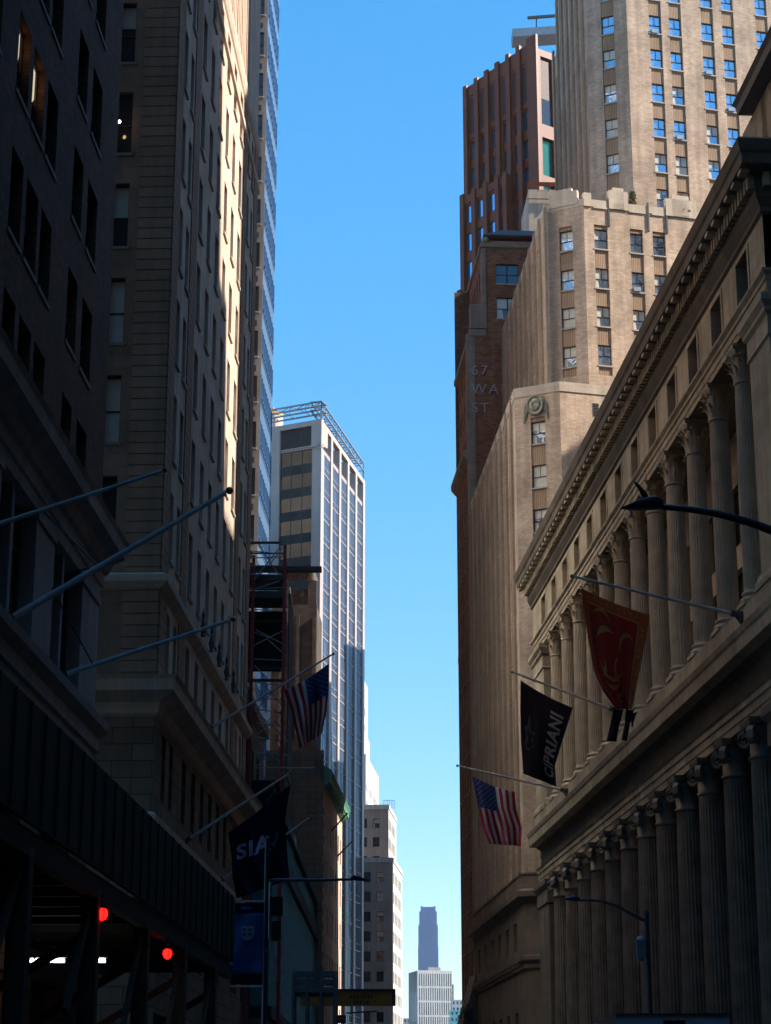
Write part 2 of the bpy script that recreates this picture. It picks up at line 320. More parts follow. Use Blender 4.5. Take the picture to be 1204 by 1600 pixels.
class Bld:
    def __init__(s, name, loc, label, cat='building', group=None, bl=.5):
        s.root = thing(name, loc, label, cat, group); s.p = {}; s.pc = []; s.op = []; s.bl = bl
    def mb(s, part='wall'): return s.p.setdefault(part, MB())
    def new(s, part): b = MB(); s.pc.append((part, b)); return b
    def facade(s, O, az, L, z0, z1, cols=(), rows=(), rev=.25, mat=0, style='sash', sp=None, sr=.12, part='wall', clip=None):
        b = s.mb(part); d = dirv(az); y = Vector((-d.y, d.x, 0)); O = Vector((O[0], O[1], 0)); Z = Vector((0,0,1))
        P = lambda u, v, z: O + d*u + y*v + Z*z
        def q(u0, u1, za, zb, dp, m):
            if u1-u0 > 1e-4 and zb-za > 1e-4: b.face([P(u0,dp,za),P(u1,dp,za),P(u1,dp,zb),P(u0,dp,zb)], m)
        def rv(u0, u1, za, zb, da, db, m):
            b.face([P(u0,da,za),P(u0,db,za),P(u0,db,zb),P(u0,da,zb)], m); b.face([P(u1,db,za),P(u1,da,za),P(u1,da,zb),P(u1,db,zb)], m)
            b.face([P(u0,da,za),P(u1,da,za),P(u1,db,za),P(u0,db,za)], m); b.face([P(u0,db,zb),P(u1,db,zb),P(u1,da,zb),P(u0,da,zb)], m)
        rows = sorted(r for r in rows if r[0] > z0 and r[1] < z1); cols = sorted(c for c in cols if c[0] > 0 and c[1] < L)
        if not rows: cols = []
        u = 0
        for c0, c1 in cols: q(u, c0, z0, z1, 0, mat); u = c1
        q(u, L, z0, z1, 0, mat)
        for c0, c1 in cols:
            dp = 0; mm = mat; za, zb = z0, z1
            if sp is not None:
                za = rows[0][0]-.9; zb = rows[-1][1]+.35; za = max(za, z0); zb = min(zb, z1)
                q(c0, c1, z0, za, 0, mat); q(c0, c1, zb, z1, 0, mat); rv(c0, c1, za, zb, 0, sr, mat); dp = sr; mm = sp
            z = za
            for r0, r1 in rows: q(c0, c1, z, r0, dp, mm); z = r1
            q(c0, c1, z, zb, dp, mm)
            for r0, r1 in rows:
                rv(c0, c1, r0, r1, dp, rev, mat)
                s.op.append((P(c0, rev-.005, r0), d, c1-c0, r1-r0, style))
    def finish(s, mats, limit=100):
        for part, b in list(s.p.items())+s.pc:
            pm = mats[part] if isinstance(mats, dict) and part in mats else (mats['wall'] if isinstance(mats, dict) else mats)
            b.build(part, pm, s.root)
        if not s.op: return s
        def area(o):
            P, d, w_, h, st = o; c = P + d*w_/2 + Vector((0,0,h/2)); x, y = pix(c)
            vis = -20 < x < 1224 and -20 < y < 1620
            n = Vector((d.y, -d.x, 0)); v = (Vector((0,0,CZ))-c); k = max(0, n.dot(v.normalized()))
            return (1 if vis and k > 0 else 0, w_*h*k/v.length_squared)
        s.op.sort(key=area, reverse=True)
        base = s.root.location
        for o in s.op[:limit]:
            P, d, w_, h, st = o; bm_, mt, me = winmesh(st, w_, h, random.choice([3,3,3,1,2]) if st == 'sashc' else (random.choice([1,1,2,3,4]) if random.random() < s.bl else 0))
            ob = bpy.data.objects.new('window', me); col.objects.link(ob); ob.parent = s.root
            ob.matrix_local = Matrix.Translation(P-base) @ Matrix.Rotation(math.atan2(d.y, d.x), 4, 'Z')
        rest = s.op[limit:]
        if rest:
            big = MB(); mats_ = []; cnt = 0
            for P, d, w_, h, st in rest:
                bm_, mt, me = winmesh(st, w_, h, 0)
                idx = []
                for m in mt:
                    if m not in mats_: mats_.append(m)
                    idx.append(mats_.index(m))
                T = Matrix.Translation(P) @ Matrix.Rotation(math.atan2(d.y, d.x), 4, 'Z')
                n = len(big.v); big.v += [tuple(T @ Vector(v)) for v in bm_.v]
                big.f += [tuple(n+i for i in f) for f in bm_.f]; big.m += [idx[k] for k in bm_.m]; big.sm += bm_.sm
            o = big.build('windows', mats_, s.root); o['kind'] = 'stuff'
        return s
def span(a, b): d = Vector((b[0]-a[0], b[1]-a[1], 0)); return math.degrees(math.atan2(d.x, d.y)), d.length
def cols_(start, pitch, n, w_): return [(start+i*pitch, start+i*pitch+w_) for i in range(n)]
def rows_(start, pitch, n, h): return [(start+i*pitch, start+i*pitch+h) for i in range(n)]
# ------------------------------------------------------------------ the setting
def struct(name, b, m):
    o = b.build(name, m); o['kind'] = 'structure'; return o
b = MB(); b.face([(-4000,-1500,-.16),(4000,-1500,-.16),(4000,5200,-.16),(-4000,5200,-.16)]); struct('ground', b, M['ground'])
b = MB()
KL = [LS(-90,-3.2), LS(215,-2.6), Vector((-2.2,620,0))]; KR = [RS(-90,-3.6), RS(215,-2.4), Vector((4.4,620,0))]
WLn = [LS(-90,.6), LS(215,.6), Vector((-7,620,0))]; WRn = [RS(-90,.6), RS(215,.6), Vector((10,620,0))]
def zl(v, z): return Vector((v.x, v.y, z))
for i in range(2): b.face([zl(KL[i],-.02), zl(KR[i],-.02), zl(KR[i+1],-.02), zl(KL[i+1],-.02)])
struct('road', b, M['asphalt'])
b = MB()
for K, W_, s_ in ((KL,WLn,1),(KR,WRn,-1)):
    for i in range(2):
        q = [zl(W_[i],.13), zl(K[i],.13), zl(K[i+1],.13), zl(W_[i+1],.13)]; b.face(q if s_ > 0 else q[::-1])
        q = [zl(K[i],-.16), zl(K[i+1],-.16), zl(K[i+1],.13), zl(K[i],.13)]; b.face(q if s_ > 0 else q[::-1])
struct('pavement', b, M['pave'])
b = MB()
for k in range(38):
    t = -80+k*7.6; c = (KL[0].lerp(KL[1], (t+90)/305) + KR[0].lerp(KR[1], (t+90)/305))/2; b.face([(c.x-.06,c.y,-.012),(c.x+.06,c.y,-.012),(c.x+.04,c.y+2.6,-.012),(c.x-.08,c.y+2.6,-.012)])
for k in range(13): x = -4.6+k*1.4; b.face([(x,64,-.012),(x+.55,64,-.012),(x+.55,67.5,-.012),(x,67.5,-.012)])
struct('road_markings', b, M['paint'])

def rb(b, t0, t1, s0, s1, z0, z1, m=0): b.fbox(RS(0), -RE, -t1, -t0, s0, s1, z0, z1, m)
def lb(b, t0, t1, s0, s1, z0, z1, m=0): b.fbox(LS(0), LE, t0, t1, s0, s1, z0, z1, m)

# ------------------------------------------------------------------ the colonnaded bank (right)
def shaft(h, r0, r1, nfl=24):
    b = MB(); rows = []
    for i, k in enumerate((0, .02, .33, .6, .8, .975, 1)):
        r = r0 + (r1-r0)*(max(0, k-.25)/.75)**1.25; fl = 0 if k in (0, 1) else .075
        ring = []
        for j in range(nfl*5):
            ph = (j % 5)/5; dp = 0 if ph < .1 else math.sin(math.pi*(ph-.05)/.95)
            a = 2*math.pi*j/(nfl*5); rr = r*(1-fl*dp); ring.append((rr*math.cos(a), rr*math.sin(a), h*k))
        rows.append(ring)
    b.grid(rows, 0, False, True); return b
def leafring(b, r, z0, h, n, ph, out=.3, wd=.62):
    for i in range(n):
        a = 2*math.pi*(i+ph)/n; w0 = 2*math.pi*r/n*wd; ca, sa = math.cos(a), math.sin(a); rows = []
        for t, o, ww in ((0,.02,1),(.35,.05,1.05),(.7,.12,.95),(.92,.24,.7),(1,.36,.45),(.93,.43,.3)):
            rr = r+o*out/.3; rows.append([(rr*ca-sa*w0*ww*k/2, rr*sa+ca*w0*ww*k/2, z0+h*t-abs(k)*.05*h) for k in (-1,-.5,0,.5,1)])
        b.grid(rows, 0, False)
def volute(b, a, r0, z, R_, w_, turns=1.6):
    ca, sa = math.cos(a), math.sin(a); n = 18; o_ = []; 
    for i in range(n+1):
        th = turns*2*math.pi*i/n; rr = R_*(1-.8*i/n); x = r0 + rr*math.sin(th); zz = z + rr*math.cos(th); o_.append((x, zz, .05+.35*rr))
    rows = []
    for x, zz, tk in o_:
        rows.append([(x*ca-sa*k, x*sa+ca*k, zz+dz) for k, dz in ((-w_/2,tk/2),(w_/2,tk/2),(w_/2,-tk/2),(-w_/2,-tk/2))])
    b.grid(rows, 0, False, True)
def abacus(b, r, z0, z1, conc=.16):
    def ring(z, s): 
        pts = []
        for k in range(4):
            a0 = math.pi/4+k*math.pi/2
            for j in range(8):
                f = j/8; p0 = Vector((math.cos(a0), math.sin(a0)))*r*1.414*s; p1 = Vector((math.cos(a0+math.pi/2), math.sin(a0+math.pi/2)))*r*1.414*s
                p = p0.lerp(p1, f); c = 1-conc*math.sin(math.pi*f); pts.append((p.x*c, p.y*c, z))
        return pts
    b.face(ring(z0, .9)[::-1]); b.grid([ring(z0,.9), ring(z0+(z1-z0)*.5,.97), ring(z1,1)], 0, False, True); b.face(ring(z1,1))
def corinthian(h=1.75, r=.44):
    b = MB(); b.lathe((0,0,0), [(r,0),(r*1.1,.05),(r*1.1,.12),(r*.97,.15),(r*.97,h*.5),(r*1.12,h*.75),(r*1.4,h*.88)], 24)
    leafring(b, r*.98, .14, h*.36, 8, 0); leafring(b, r*.99, .16, h*.62, 8, .5, .36, .7)
    for k in range(4):
        a = math.pi/4+k*math.pi/2; volute(b, a, r*1.42, h*.76, .17, .13); volute(b, a+math.pi/4-.18, r*1.1, h*.72, .10, .08); volute(b, a+math.pi/4+.18, r*1.1, h*.72, .10, .08)
    abacus(b, r*1.45, h*.88, h); return b
def ionic(h=1.7, r=.5):
    b = MB(); b.lathe((0,0,0), [(r,0),(r*1.12,.06),(r*1.12,.16),(r,.2),(r*1.05,h*.5),(r*1.25,h*.8)], 24)
    for k in range(4): volute(b, math.pi/4+k*math.pi/2, r*1.45, h*.55, .36, .30, 1.7)
    abacus(b, r*1.4, h*.84, h, .1); return b
def colbase(r, h):
    b = MB(); b.lathe((0,0,0), [(r*1.36,h*.25),(r*1.42,h*.36),(r*1.36,h*.5),(r*1.15,h*.56),(r*1.13,h*.68),(r*1.24,h*.76),(r*1.22,h*.88),(r*1.03,h*.95),(r,h)], 32)
    b.box((0,0,h*.125), (r*2.85,r*2.85,h*.25)); return b
MF = [M['fleche']]; MG = [M['shaded_col']]
H_ = Bld('bank_building', RS(74.3, 0), 'soot streaked limestone bank with two stacked rows of fluted columns on the right')
T0, T1, SF = 74.3, 141.9, -.45
foot = [RS(T1,SF), RS(T0,SF), RS(T0,42), RS(T1,42)]
ctr = [80.3+4.87*k for k in range(12)]; mid = [77.9+4.87*k for k in range(13)]
wl = H_.mb('wall')
H_.facade(RS(T1,SF), 175.9, T1-T0, 35.36, 37.85, sorted((T1-t-.95, T1-t+.95) for t in mid), [(35.62,37.42)], rev=.62, style='sashd')
for t in mid:                                        # raised frames round the attic windows
    for a in ((-1.2,-.97,35.5,37.6),(.97,1.2,35.5,37.6)): rb(wl, t+a[0], t+a[1], SF-.05, SF, a[2], a[3])
    rb(wl, t-.97, t+.97, SF-.05, SF, 37.44, 37.6)
H_.facade(RS(T1-4.6,2.4), 175.9, T1-T0-7.8, 22.45, 34.2, sorted((T1-4.6-t-1.0, T1-4.6-t+1.0) for t in mid[:-1] if t > 78.5), [(23.6,27.4),(28.6,31.6)], rev=.35, style='dark', mat=0)
H_.facade(RS(T1-4.6,2.4), 175.9, T1-T0-7.8, -.1, 17.62, sorted((T1-4.6-t-1.1, T1-4.6-t+1.1) for t in mid[:-1] if t > 78.5), [(3.0,7.6),(9.0,13.6)], rev=.35, style='dark', mat=0, part='lower_wall')
rb(wl, T0, T1, .3, 41.9, 34.22, 40.6)                # entablature core
rb(wl, T0, T1, .3, 41.9, 17.63, 22.38)
rb(wl, T0+.01, T1-.01, 3.2, 41.8, -.1, 17.62); rb(wl, T0+.01, T1-.01, 3.2, 41.8, 22.4, 34.2)
for z0, z1 in ((-.1,17.6),(22.42,34.2)):
    for t0, t1 in ((T0,T0+3.3),(T1-4.7,T1)): rb(wl if z0 > 5 else H_.mb('lower_wall'), t0, t1, SF, 3.2, z0, z1)
for t0, t1 in ((T0,T0+3.3),(T1-4.7,T1)):              # pier capitals and bases
    pth = [RS(t1,SF), RS(t0,SF), RS(t0,3.1), RS(t1,3.1)]
    wl.sweep(pth, [(0,32.35),(.1,32.45),(.06,32.6),(.06,33.3),(.2,33.45),(.2,33.6),(.36,33.85),(.36,34.15),(0,34.18)])
    wl.sweep(pth, [(.0,23.2),(.14,23.05),(.14,22.95),(.24,22.7),(.24,22.44)]); H_.mb('lower_wall').sweep(pth, [(0,15.9),(.12,16.0),(.1,16.9),(.3,17.2),(.3,17.55),(0,17.58)])
for q in ([(-.74,34.2),(-.04,34.2),(-.04,34.5),(.0,34.52),(.0,34.86),(.06,34.88),(.06,35.08),(.2,35.22),(.2,35.32),(0,35.36)],
          [(-.74,17.6),(-.04,17.6),(-.04,17.94),(.0,17.96),(.0,18.34),(.06,18.36),(.06,18.62),(.14,18.72),(-.25,18.8)]): H_.new('entablature').sweep(foot, q)
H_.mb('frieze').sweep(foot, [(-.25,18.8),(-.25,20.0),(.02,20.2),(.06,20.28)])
H_.mb('lower_cornice').sweep(foot, [(.06,20.28),(.54,20.4),(.56,20.95),(.62,21.05),(.68,21.3),(.2,21.42),(.2,22.4),(-3.0,22.44)])
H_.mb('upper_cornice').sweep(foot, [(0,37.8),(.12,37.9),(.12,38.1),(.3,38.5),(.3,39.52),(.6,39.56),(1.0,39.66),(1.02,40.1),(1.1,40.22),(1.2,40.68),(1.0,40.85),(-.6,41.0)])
H_.mb('roof').poly([RS(T1,.1),RS(T0,.1),RS(T0,41),RS(T1,41)], 40.95)
dn = H_.mb('dentils')
t = T0-.2
while t < T1+.2: rb(dn, t, t+.27, SF-.6, SF-.28, 38.86, 39.5); t += .5
for k in range(14): u = k*.5; dn.fbox(RS(T0,SF), dirv(85.9), u, u+.27, -.6, -.28, 38.86, 39.5)
t = T0-.6
while t < T1+.8: rb(dn, t, t+.5, SF-.98, SF-.6, 39.4, 39.58); t += 1.22
H_.finish({'wall': M['bank'], 'lower_wall': M['granite'], 'entablature': M['bank'], 'frieze': M['bank_dark'], 'lower_cornice': M['bank'], 'upper_cornice': M['bank_dark'], 'dentils': M['bank'], 'roof': M['roof']})  # lower wall is the same limestone in its shade-darkened copy
me_up, me_lo = shaft(9.3, .5, .425).mesh('shaft', MF), shaft(14.9, .72, .6).mesh('shaft', MG)
me_co, me_io = corinthian().mesh('capital', MF), ionic(1.7, .6).mesh('capital', MG)
me_bu, me_bl = colbase(.5, .7).mesh('base', MF), colbase(.72, 1.0).mesh('base', MG)
for k, t in enumerate(ctr):
    for me, cap, ba, z, h, hb in ((me_up, me_co, me_bu, 22.42, 9.33, .7), (me_lo, me_io, me_bl, 0, 14.9, 1.0)):
        c = bpy.data.objects.new('column', me); col.objects.link(c); c.parent = H_.root; c.location = RS(t, .0, z+hb) - H_.root.location
        c.rotation_euler.z = R(4.1)
        for nm, m_, zz in (('capital', cap, h), ('base', ba, -hb)):
            o = bpy.data.objects.new(nm, m_); col.objects.link(o); o.parent = c; o.location = (0,0,zz)
# penthouse on its roof, with a deep dark eave
pb = Bld('rooftop_penthouse', RS(74.9, 1.6, 40.95), 'dark roofed penthouse with deep eaves standing on the bank roof', 'penthouse')
pf = [RS(81.7,1.9), RS(75.2,1.9), RS(75.2,9), RS(81.7,9)]
wb = pb.mb('wall'); wb.sweep(pf, [(0,41),(0,46.8)])
for k in range(4): rb(wb, 81.6-k*1.7-.25, 83.9-k*1.7, 1.55, 1.9, 41.8, 46.6)
for k in range(4):
    b2 = MB(); rb(b2, 81.3-k*1.7-1.3, 83.6-k*1.7-.05, 1.86, 1.895, 43.0, 46.2); b2.build('pane', M['glassd'], pb.root)
wb.sweep(pf, [(.25,41.0),(.25,41.9),(0,41.95)])
pb.mb('eave').sweep(pf, [(0,46.6),(.5,46.75),(.9,46.9),(.95,47.3),(1.1,47.5),(.0,48.9)]); pb.mb('eave').poly(pf, 48.9)
pb.finish({'wall': M['browntrim'], 'eave': M['steel']})

# ------------------------------------------------------------------ tan setback tower behind the bank
tb = Bld('setback_tower', RS(154, 4), 'tan brick setback tower with chamfered corner and copper medallion behind the bank', bl=.6)
B0, B1 = Vector((10.57,153.24,0)), Vector((14.1,151.5,0)); dW = dirv(75)
B2 = B1+dW*44; BF = RS(185.0,0)
Ma, Mb_ = Vector((13.76,157.66,0)), Vector((17.02,156.07,0)); MFar = RS(185,3.5); M2 = Mb_+dW*40
Ua, Ub = Vector((19.09,167.33,0)), Vector((22.70,165.57,0)); UF = RS(185,9.5); U2 = Ub+dW*17.2
az, L = span(BF, B0)
tc = [(2.2+i*3.3, 2.2+i*3.3+1.35) for i in range(9)]
tb.facade(BF, az, L, 19.6, 58.4, tc, rows_(21.2,3.62,10,1.9), rev=.75, sp=1, sr=.5, style='sash')
tb.facade(BF, az, L, -.1, 17.5, [(1.8+i*4.9, 1.8+i*4.9+1.7) for i in range(6)], [(1.2,4.6),(5.2,9.6),(14.3,16.4)], rev=.6, mat=2, style='sashd')
for i in range(10): tb.new('pier').fbox(BF, dirv(az), .95+i*3.3, 1.6+i*3.3, -.2, .002, 19.9, 58.9)
az, L = span(B0, B1)
rw = [(z, z+1.92) for z in (54.1-3.72*k for k in range(10))]
tb.facade(B0, az, L, 19.6, 58.4, [(1.35,2.62)], rw, rev=.3, sp=1, sr=.1, style='sashc')
tb.facade(B0, az, L, -.1, 17.5, [(2.4,3.5)], [(5.2,9.6),(14.0,16.4)], rev=.4, mat=2, style='sashd')
az, L = span(B1, B2)
tb.facade(B1, az, L, 19.6, 58.4, [(3.2+k*4, 4.4+k*4) for k in range(8)], rw, rev=.3, sp=1, sr=.1)
tb.facade(B1, az, L, -.1, 17.5, mat=2)
fp = [BF, B0, B1, B2, B2+dirv(-15)*34]
tb.new('cornice').sweep(fp, [(0,17.4),(.25,17.6),(.6,17.9),(.65,18.3),(.3,18.5),(.3,19.5),(.38,19.55),(.38,19.7),(0,19.75)])
tb.new('cornice').sweep(fp, [(0,12.5),(.15,12.6),(.15,12.9),(.35,13.2),(.35,13.5),(0,13.6)])
dnt = tb.mb('dentils')
for i in range(26): dnt.fbox(BF, dirv(span(BF,B0)[0]), .4+i*1.2, .9+i*1.2, -.32, -.1, 12.9, 13.3)
tb.new('parapet').sweep(fp, [(0,58.3),(.06,58.3),(.1,59.1),(-.5,59.15),(-.5,58.45)], 0); tb.mb('roof').poly(fp, 58.42)
# middle block
az, L = span(MFar, Ma)
tb.facade(MFar, az, L, 58.4, 77.2, [(1.9+i*3.15, 3.2+i*3.15) for i in range(8)], [(z,z+1.92) for z in (62.4,66.0,69.6,73.2)], rev=.45, sp=1, sr=.25)
for i in range(10): tb.new('pier').fbox(MFar, dirv(az), .75+i*3.15, 1.4+i*3.15, -.2, .002, 58.6, 77.6)
az, L = span(Ma, Mb_)
rm = [(z, z+1.88) for z in (62.45,66.0,69.5,73.15)]
tb.facade(Ma, az, L, 58.45, 77.2, [(1.32,2.55)], rm, rev=.3, sp=1, sr=.1, style='sashc')
az, L = span(Mb_, M2)
cm = [(.9,2.15),(4.2,5.4),(6.3,7.5),(10.6,11.8),(12.7,13.9),(17,18.2)]
tb.facade(Mb_, az, L, 58.45, 77.2, cm, rm, rev=.3, sp=1, sr=.1)
mfp = [MFar, Ma, Mb_, M2, M2+dirv(-15)*26]
tb.new('parapet').sweep(mfp, [(0,77.0),(.05,77.05),(.05,77.7),(-.45,77.75),(-.45,77.2)], 0); tb.mb('roof').poly(mfp, 77.22)
class _PP:
    def fbox(s, *a): tb.new('merlon').fbox(*a)
pp = _PP()
for u0, u1, h in ((.0,.7,.5),(2.3,4.1,1.0),(2.7,3.7,1.3),(7.6,10.5,.9),(8.2,9.8,1.3),(14.0,17.0,.9)): pp.fbox(Mb_, dW, u0, u1, -.12, .3, 77.0, 77.75+h)
for u in (2.2,5.85,7.58,12.2,13.95): tb.new('downpipe').fbox(Mb_, dW, u, u+.16, -.1, -.001, 75.3, 78.0)
for u0, u1 in ((.9,2.15),(4.2,5.7),(6.3,7.4)): pp.fbox(Mb_, dW, u0, u1, -.09, -.001, 76.9, 77.02)
az, L = span(Ma, Mb_); pp.fbox(Ma, dirv(az), .5, 3.1, -.12, .3, 77.3, 78.6)
pp.fbox(Ma, dirv(az), 1.0, 2.6, -.12, .3, 78.6, 78.9)
# upper tower; its far bays step down
az, L = span(UF, Ua)
ur = [(z, z+1.95) for z in (81.75+3.62*k for k in range(15))]
d_ = dirv(az)
tb.facade(UF, az, 3.4, 77.2, 108.6, [(1.2,2.3)], ur, rev=.4, sp=1, sr=.22)
tb.facade(UF+d_*3.4, az, 3.2, 77.2, 115.6, [(1.0,2.1)], ur, rev=.4, sp=1, sr=.22)
tb.facade(UF+d_*6.6, az, L-6.6, 77.2, 134, [(.8+i*2.9, 2.0+i*2.9) for i in range(4)], ur, rev=.4, sp=1, sr=.22)
for i in range(7): tb.new('pier').fbox(UF, d_, .1+i*2.9, .75+i*2.9, -.2, .002, 77.3, (109.4,116.6,134,134,134,134,134)[i])
az, L = span(Ua, Ub)
tb.facade(Ua, az, L, 77.2, 134, [(1.45,2.7)], ur, rev=.3, sp=1, sr=.1, style='sashc')
az, L = span(Ub, U2)
cu = [(2.25,3.5),(4.3,5.55),(7.6,8.85),(9.75,11.0),(13.3,14.55)]
tb.facade(Ub, az, L, 77.2, 134, cu, ur, rev=.3, sp=1, sr=.1)
ufp = [UF+d_*6.6, Ua, Ub, U2, U2+dirv(-15)*20]
tb.new('parapet').sweep(ufp, [(0,133.8),(.05,133.8),(.05,135),(-.5,135)]); tb.mb('roof').poly(ufp, 134.02)
bk = tb.mb('wall')
for f_, z0, z1 in ((fp,-.1,58.4),(mfp,58.4,77.2),(ufp,77.2,134)):      # plain party walls round the back
    n = len(f_)
    for i in (n-2, n-1): a, c = f_[i], f_[(i+1) % n]; bk.face([(a[0],a[1],z0),(c[0],c[1],z0),(c[0],c[1],z1),(a[0],a[1],z1)], 0)
for k, zt in ((0,108.6),(3.4,115.6)):
    a = UF+d_*k; dd = dirv(az-0); bb = tb.mb('wall'); bb.fbox(a, d_, .03, 3.37 if k == 0 else 3.17, .5, 14, 77.25, zt)
tb.finish({'wall': [M['tan'], M['spandrel'], M['brownlime']], 'pier': M['tan_pier'], 'cornice': M['brownlime'], 'dentils': M['brownlime'], 'parapet': M['tan_stone'], 'merlon': M['tan_stone'], 'roof': M['roof'], 'downpipe': M['frame']})
for O2, d2, n2, u2, z2 in ((Ub, dW, 0, 4.5, 88.95), (Ub, dW, 0, 2.45, 99.8), (Ub, dW, 0, 7.8, 96.2), (Mb_, dW, 0, 4.35, 69.5), (Mb_, dW, 0, 6.5, 66.0), (Ub, dW, 0, 9.9, 92.6)):
    b2 = MB(); b2.fbox(O2, d2, u2, u2+.62, -.12, .28, z2+.03, z2+.42); b2.build('air_conditioner', M['galv'], tb.root)
# copper medallion on the chamfer
az, L = span(B0, B1); dd = dirv(az); nn = Vector((dd.y,-dd.x,0)); c0 = B0+dd*1.85+nn*.1+Vector((0,0,57.35))
b2 = MB(); rows = []
for r, o in ((.03,.20),(.2,.19),(.25,.26),(.42,.24),(.46,.14),(.6,.13),(.62,.2),(.72,.2),(.76,.08),(.77,-.1)):
    rows.append([c0+dd*r*math.cos(a)+Vector((0,0,1))*r*math.sin(a)*1.15+nn*o for a in (2*math.pi*k/24 for k in range(24))])
b2.grid(rows, 0, True, True); b2.face(rows[0])
for sx in (-1,1):
    for k in range(5): b2.bar(c0+dd*sx*(.62+k*.08)+Vector((0,0,.75-k*.16)), c0+dd*sx*(.72+k*.09)+Vector((0,0,-.5-k*.22)), .05, .07)
b2.build('medallion', M['patina'], tb.root)
b2 = MB(); 
for k in range(9): b2.fbox(B1, dW, 2.85, 3.35, -.04, -.002, 57.2+k*.13-.8, 57.27+k*.13-.8)
for k in range(9): b2.fbox(B1, dW, 4.9, 5.4, -.04, -.002, 57.2+k*.13-.8, 57.27+k*.13-.8)
b2.build('vent_grille', M['black'], tb.root)
# planters and shrubs on the setback roofs
def shrub(name, loc, h, r, label, n=160, c=(.07,.10,.03), group=None):
    root = thing(name, loc, label, 'plant', group); b = MB(); rnd = random.Random(int(h*100))
    for i in range(n):
        a = rnd.random()*6.28; rr = r*math.sqrt(rnd.random()); z = h*(.15+.85*rnd.random()); rr *= 1-.5*(z/h)
        p = Vector(loc)+Vector((rr*math.cos(a), rr*math.sin(a), z)); u = Vector((rnd.uniform(-1,1),rnd.uniform(-1,1),rnd.uniform(-1,1))).normalized()*.13*(1+h/4); v = u.cross(Vector((rnd.random(),rnd.random(),1))).normalized()*.07*(1+h/4)
        b.face([p-u, p+v, p+u, p-v])
    b.build('foliage', plain(name+'_leaf', c, .8, noise=.4, nscale=5), root)
    b = MB(); P0 = Vector(loc)
    for k in range(4): b.tube([P0, P0+Vector((rnd.uniform(-r,r)*.3, rnd.uniform(-r,r)*.3, h*.45)), P0+Vector((rnd.uniform(-r,r)*.6, rnd.uniform(-r,r)*.6, h*.8))], [.035,.025,.012], 5)
    b.build('stem', M['timber'], root)
p = Mb_+dW*4.9+dirv(-15)*.8; shrub('roof_shrub', (p.x,p.y,77.2), 2.2, .42, 'small dry green shrub on the terrace of the tan tower, left of the two', 110, (.16,.15,.06))
p = Mb_+dW*9.6+dirv(-15)*.8; shrub('roof_shrub', (p.x,p.y,77.2), 2.3, 1.1, 'orange leaved shrub on the terrace of the tan tower, right of the two', 120, (.45,.25,.10))

# ------------------------------------------------------------------ brown brick tower with the address on its wall
wbz = Bld('brick_tower', RS(185.2, 2), 'dark brown brick tower with its street number in metal letters on the side wall')
def R3(t, s): return RS(t, s)
dS = dirv(85.9)
def wwall(O, u0, u1, z0, z1, cols=(), rows=(), mat=0): wbz.facade(O+dS*u0, 85.9, u1-u0, z0, z1, [(a-u0,b-u0) for a, b in cols], rows, rev=.25, mat=mat, style='sashl')
O_ = RS(185.2, 0)
wwall(O_, 0, 22, 0, 58); wwall(O_, 0, 22, 58, 77.5)
wwall(O_, 1.6, 22, 77.5, 87.2, [(3.0,5.3)], [(79.2,81.5),(83.0,85.2)])
az = 175.9
N0 = RS(197.0, 0)
nc = [(1.0+i*1.95, 1.9+i*1.95) for i in range(5)]
wbz.facade(N0, az, 11.8, 0, 64.5, nc, rows_(13.2,3.7,14,2.0), rev=.3, mat=0, style='sashd', sp=1, sr=.15)
wbz.facade(RS(197.0,.35), az, 11.8, 64.5, 77.5, nc, rows_(66.2,3.7,3,2.0), rev=.3, mat=0, style='sashd')
wbz.facade(RS(197.0,1.6), az, 11.8, 77.5, 87.2, nc, rows_(79.2,3.7,2,2.2), rev=.3, mat=0, style='sashd')
tr = wbz.mb('cornice')
f1 = [RS(197.0,0), RS(185.2,0), RS(185.2,20), RS(197.0,20)]
tr.sweep([f1[0], f1[1]], [(0,63.9),(.15,64.0),(.55,64.5),(.6,65.0),(0,65.2)], closed=False)
tr.sweep([RS(197.0,.35), RS(185.2,.35)], [(0,75.9),(.5,76.2),(.5,76.7),(0,76.9)], closed=False)
tr.sweep([RS(197.0,.35), RS(185.2,.35), RS(185.2,1.9)], [(0,77.0),(.2,77.2),(.2,77.9),(-.2,78.0)], closed=False)
tr.sweep([RS(197.0,1.6), RS(185.2,1.6), RS(185.2,20)], [(0,86.9),(.2,87.0),(.2,87.4),(-.3,87.5)], closed=False)
rb(tr, 185.1, 185.9, -.12, .7, 0, 77.4); rb(tr, 185.0, 185.8, 1.5, 1.95, 78.0, 86.8)
rb(tr, 185.0, 186.2, .3, 1.5, 78.0, 80.6); rb(tr, 184.93, 185.0, .6, 1.2, 78.3, 80.1)
rf = wbz.mb('roof'); rf.poly([RS(197,1.6),RS(185.2,1.6),RS(185.2,22),RS(197,22)], 87.1); rf.poly([RS(197,0),RS(185.2,0),RS(185.2,1.6),RS(197,1.6)], 77.45)
wbk = wbz.mb('wall')
wbk.face([RS(197,0,0),RS(197,22,0),RS(197,22,87),RS(197,0,87)][::-1]); wbk.face([RS(197,22,0),RS(185.2,22,0),RS(185.2,22,87),RS(197,22,87)][::-1])
ph = wbz.mb('pavilion_roof')
pq = [RS(192,2.6), RS(186.6,2.6), RS(186.6,9), RS(192,9)]
wbz.mb('pavilion').sweep(pq, [(0,87.1),(0,88.6)])
ph.sweep(pq, [(0,88.4),(.7,88.5),(.75,88.75),(-1.6,90.4),(-2.4,90.5)])
b2 = wbz.mb('urn'); b2.lathe(RS(185.9,2.1,87.5), [(.12,0),(.14,.2),(.3,.3),(.36,.6),(.24,.85),(.1,.95),(0,1.1)], 12)
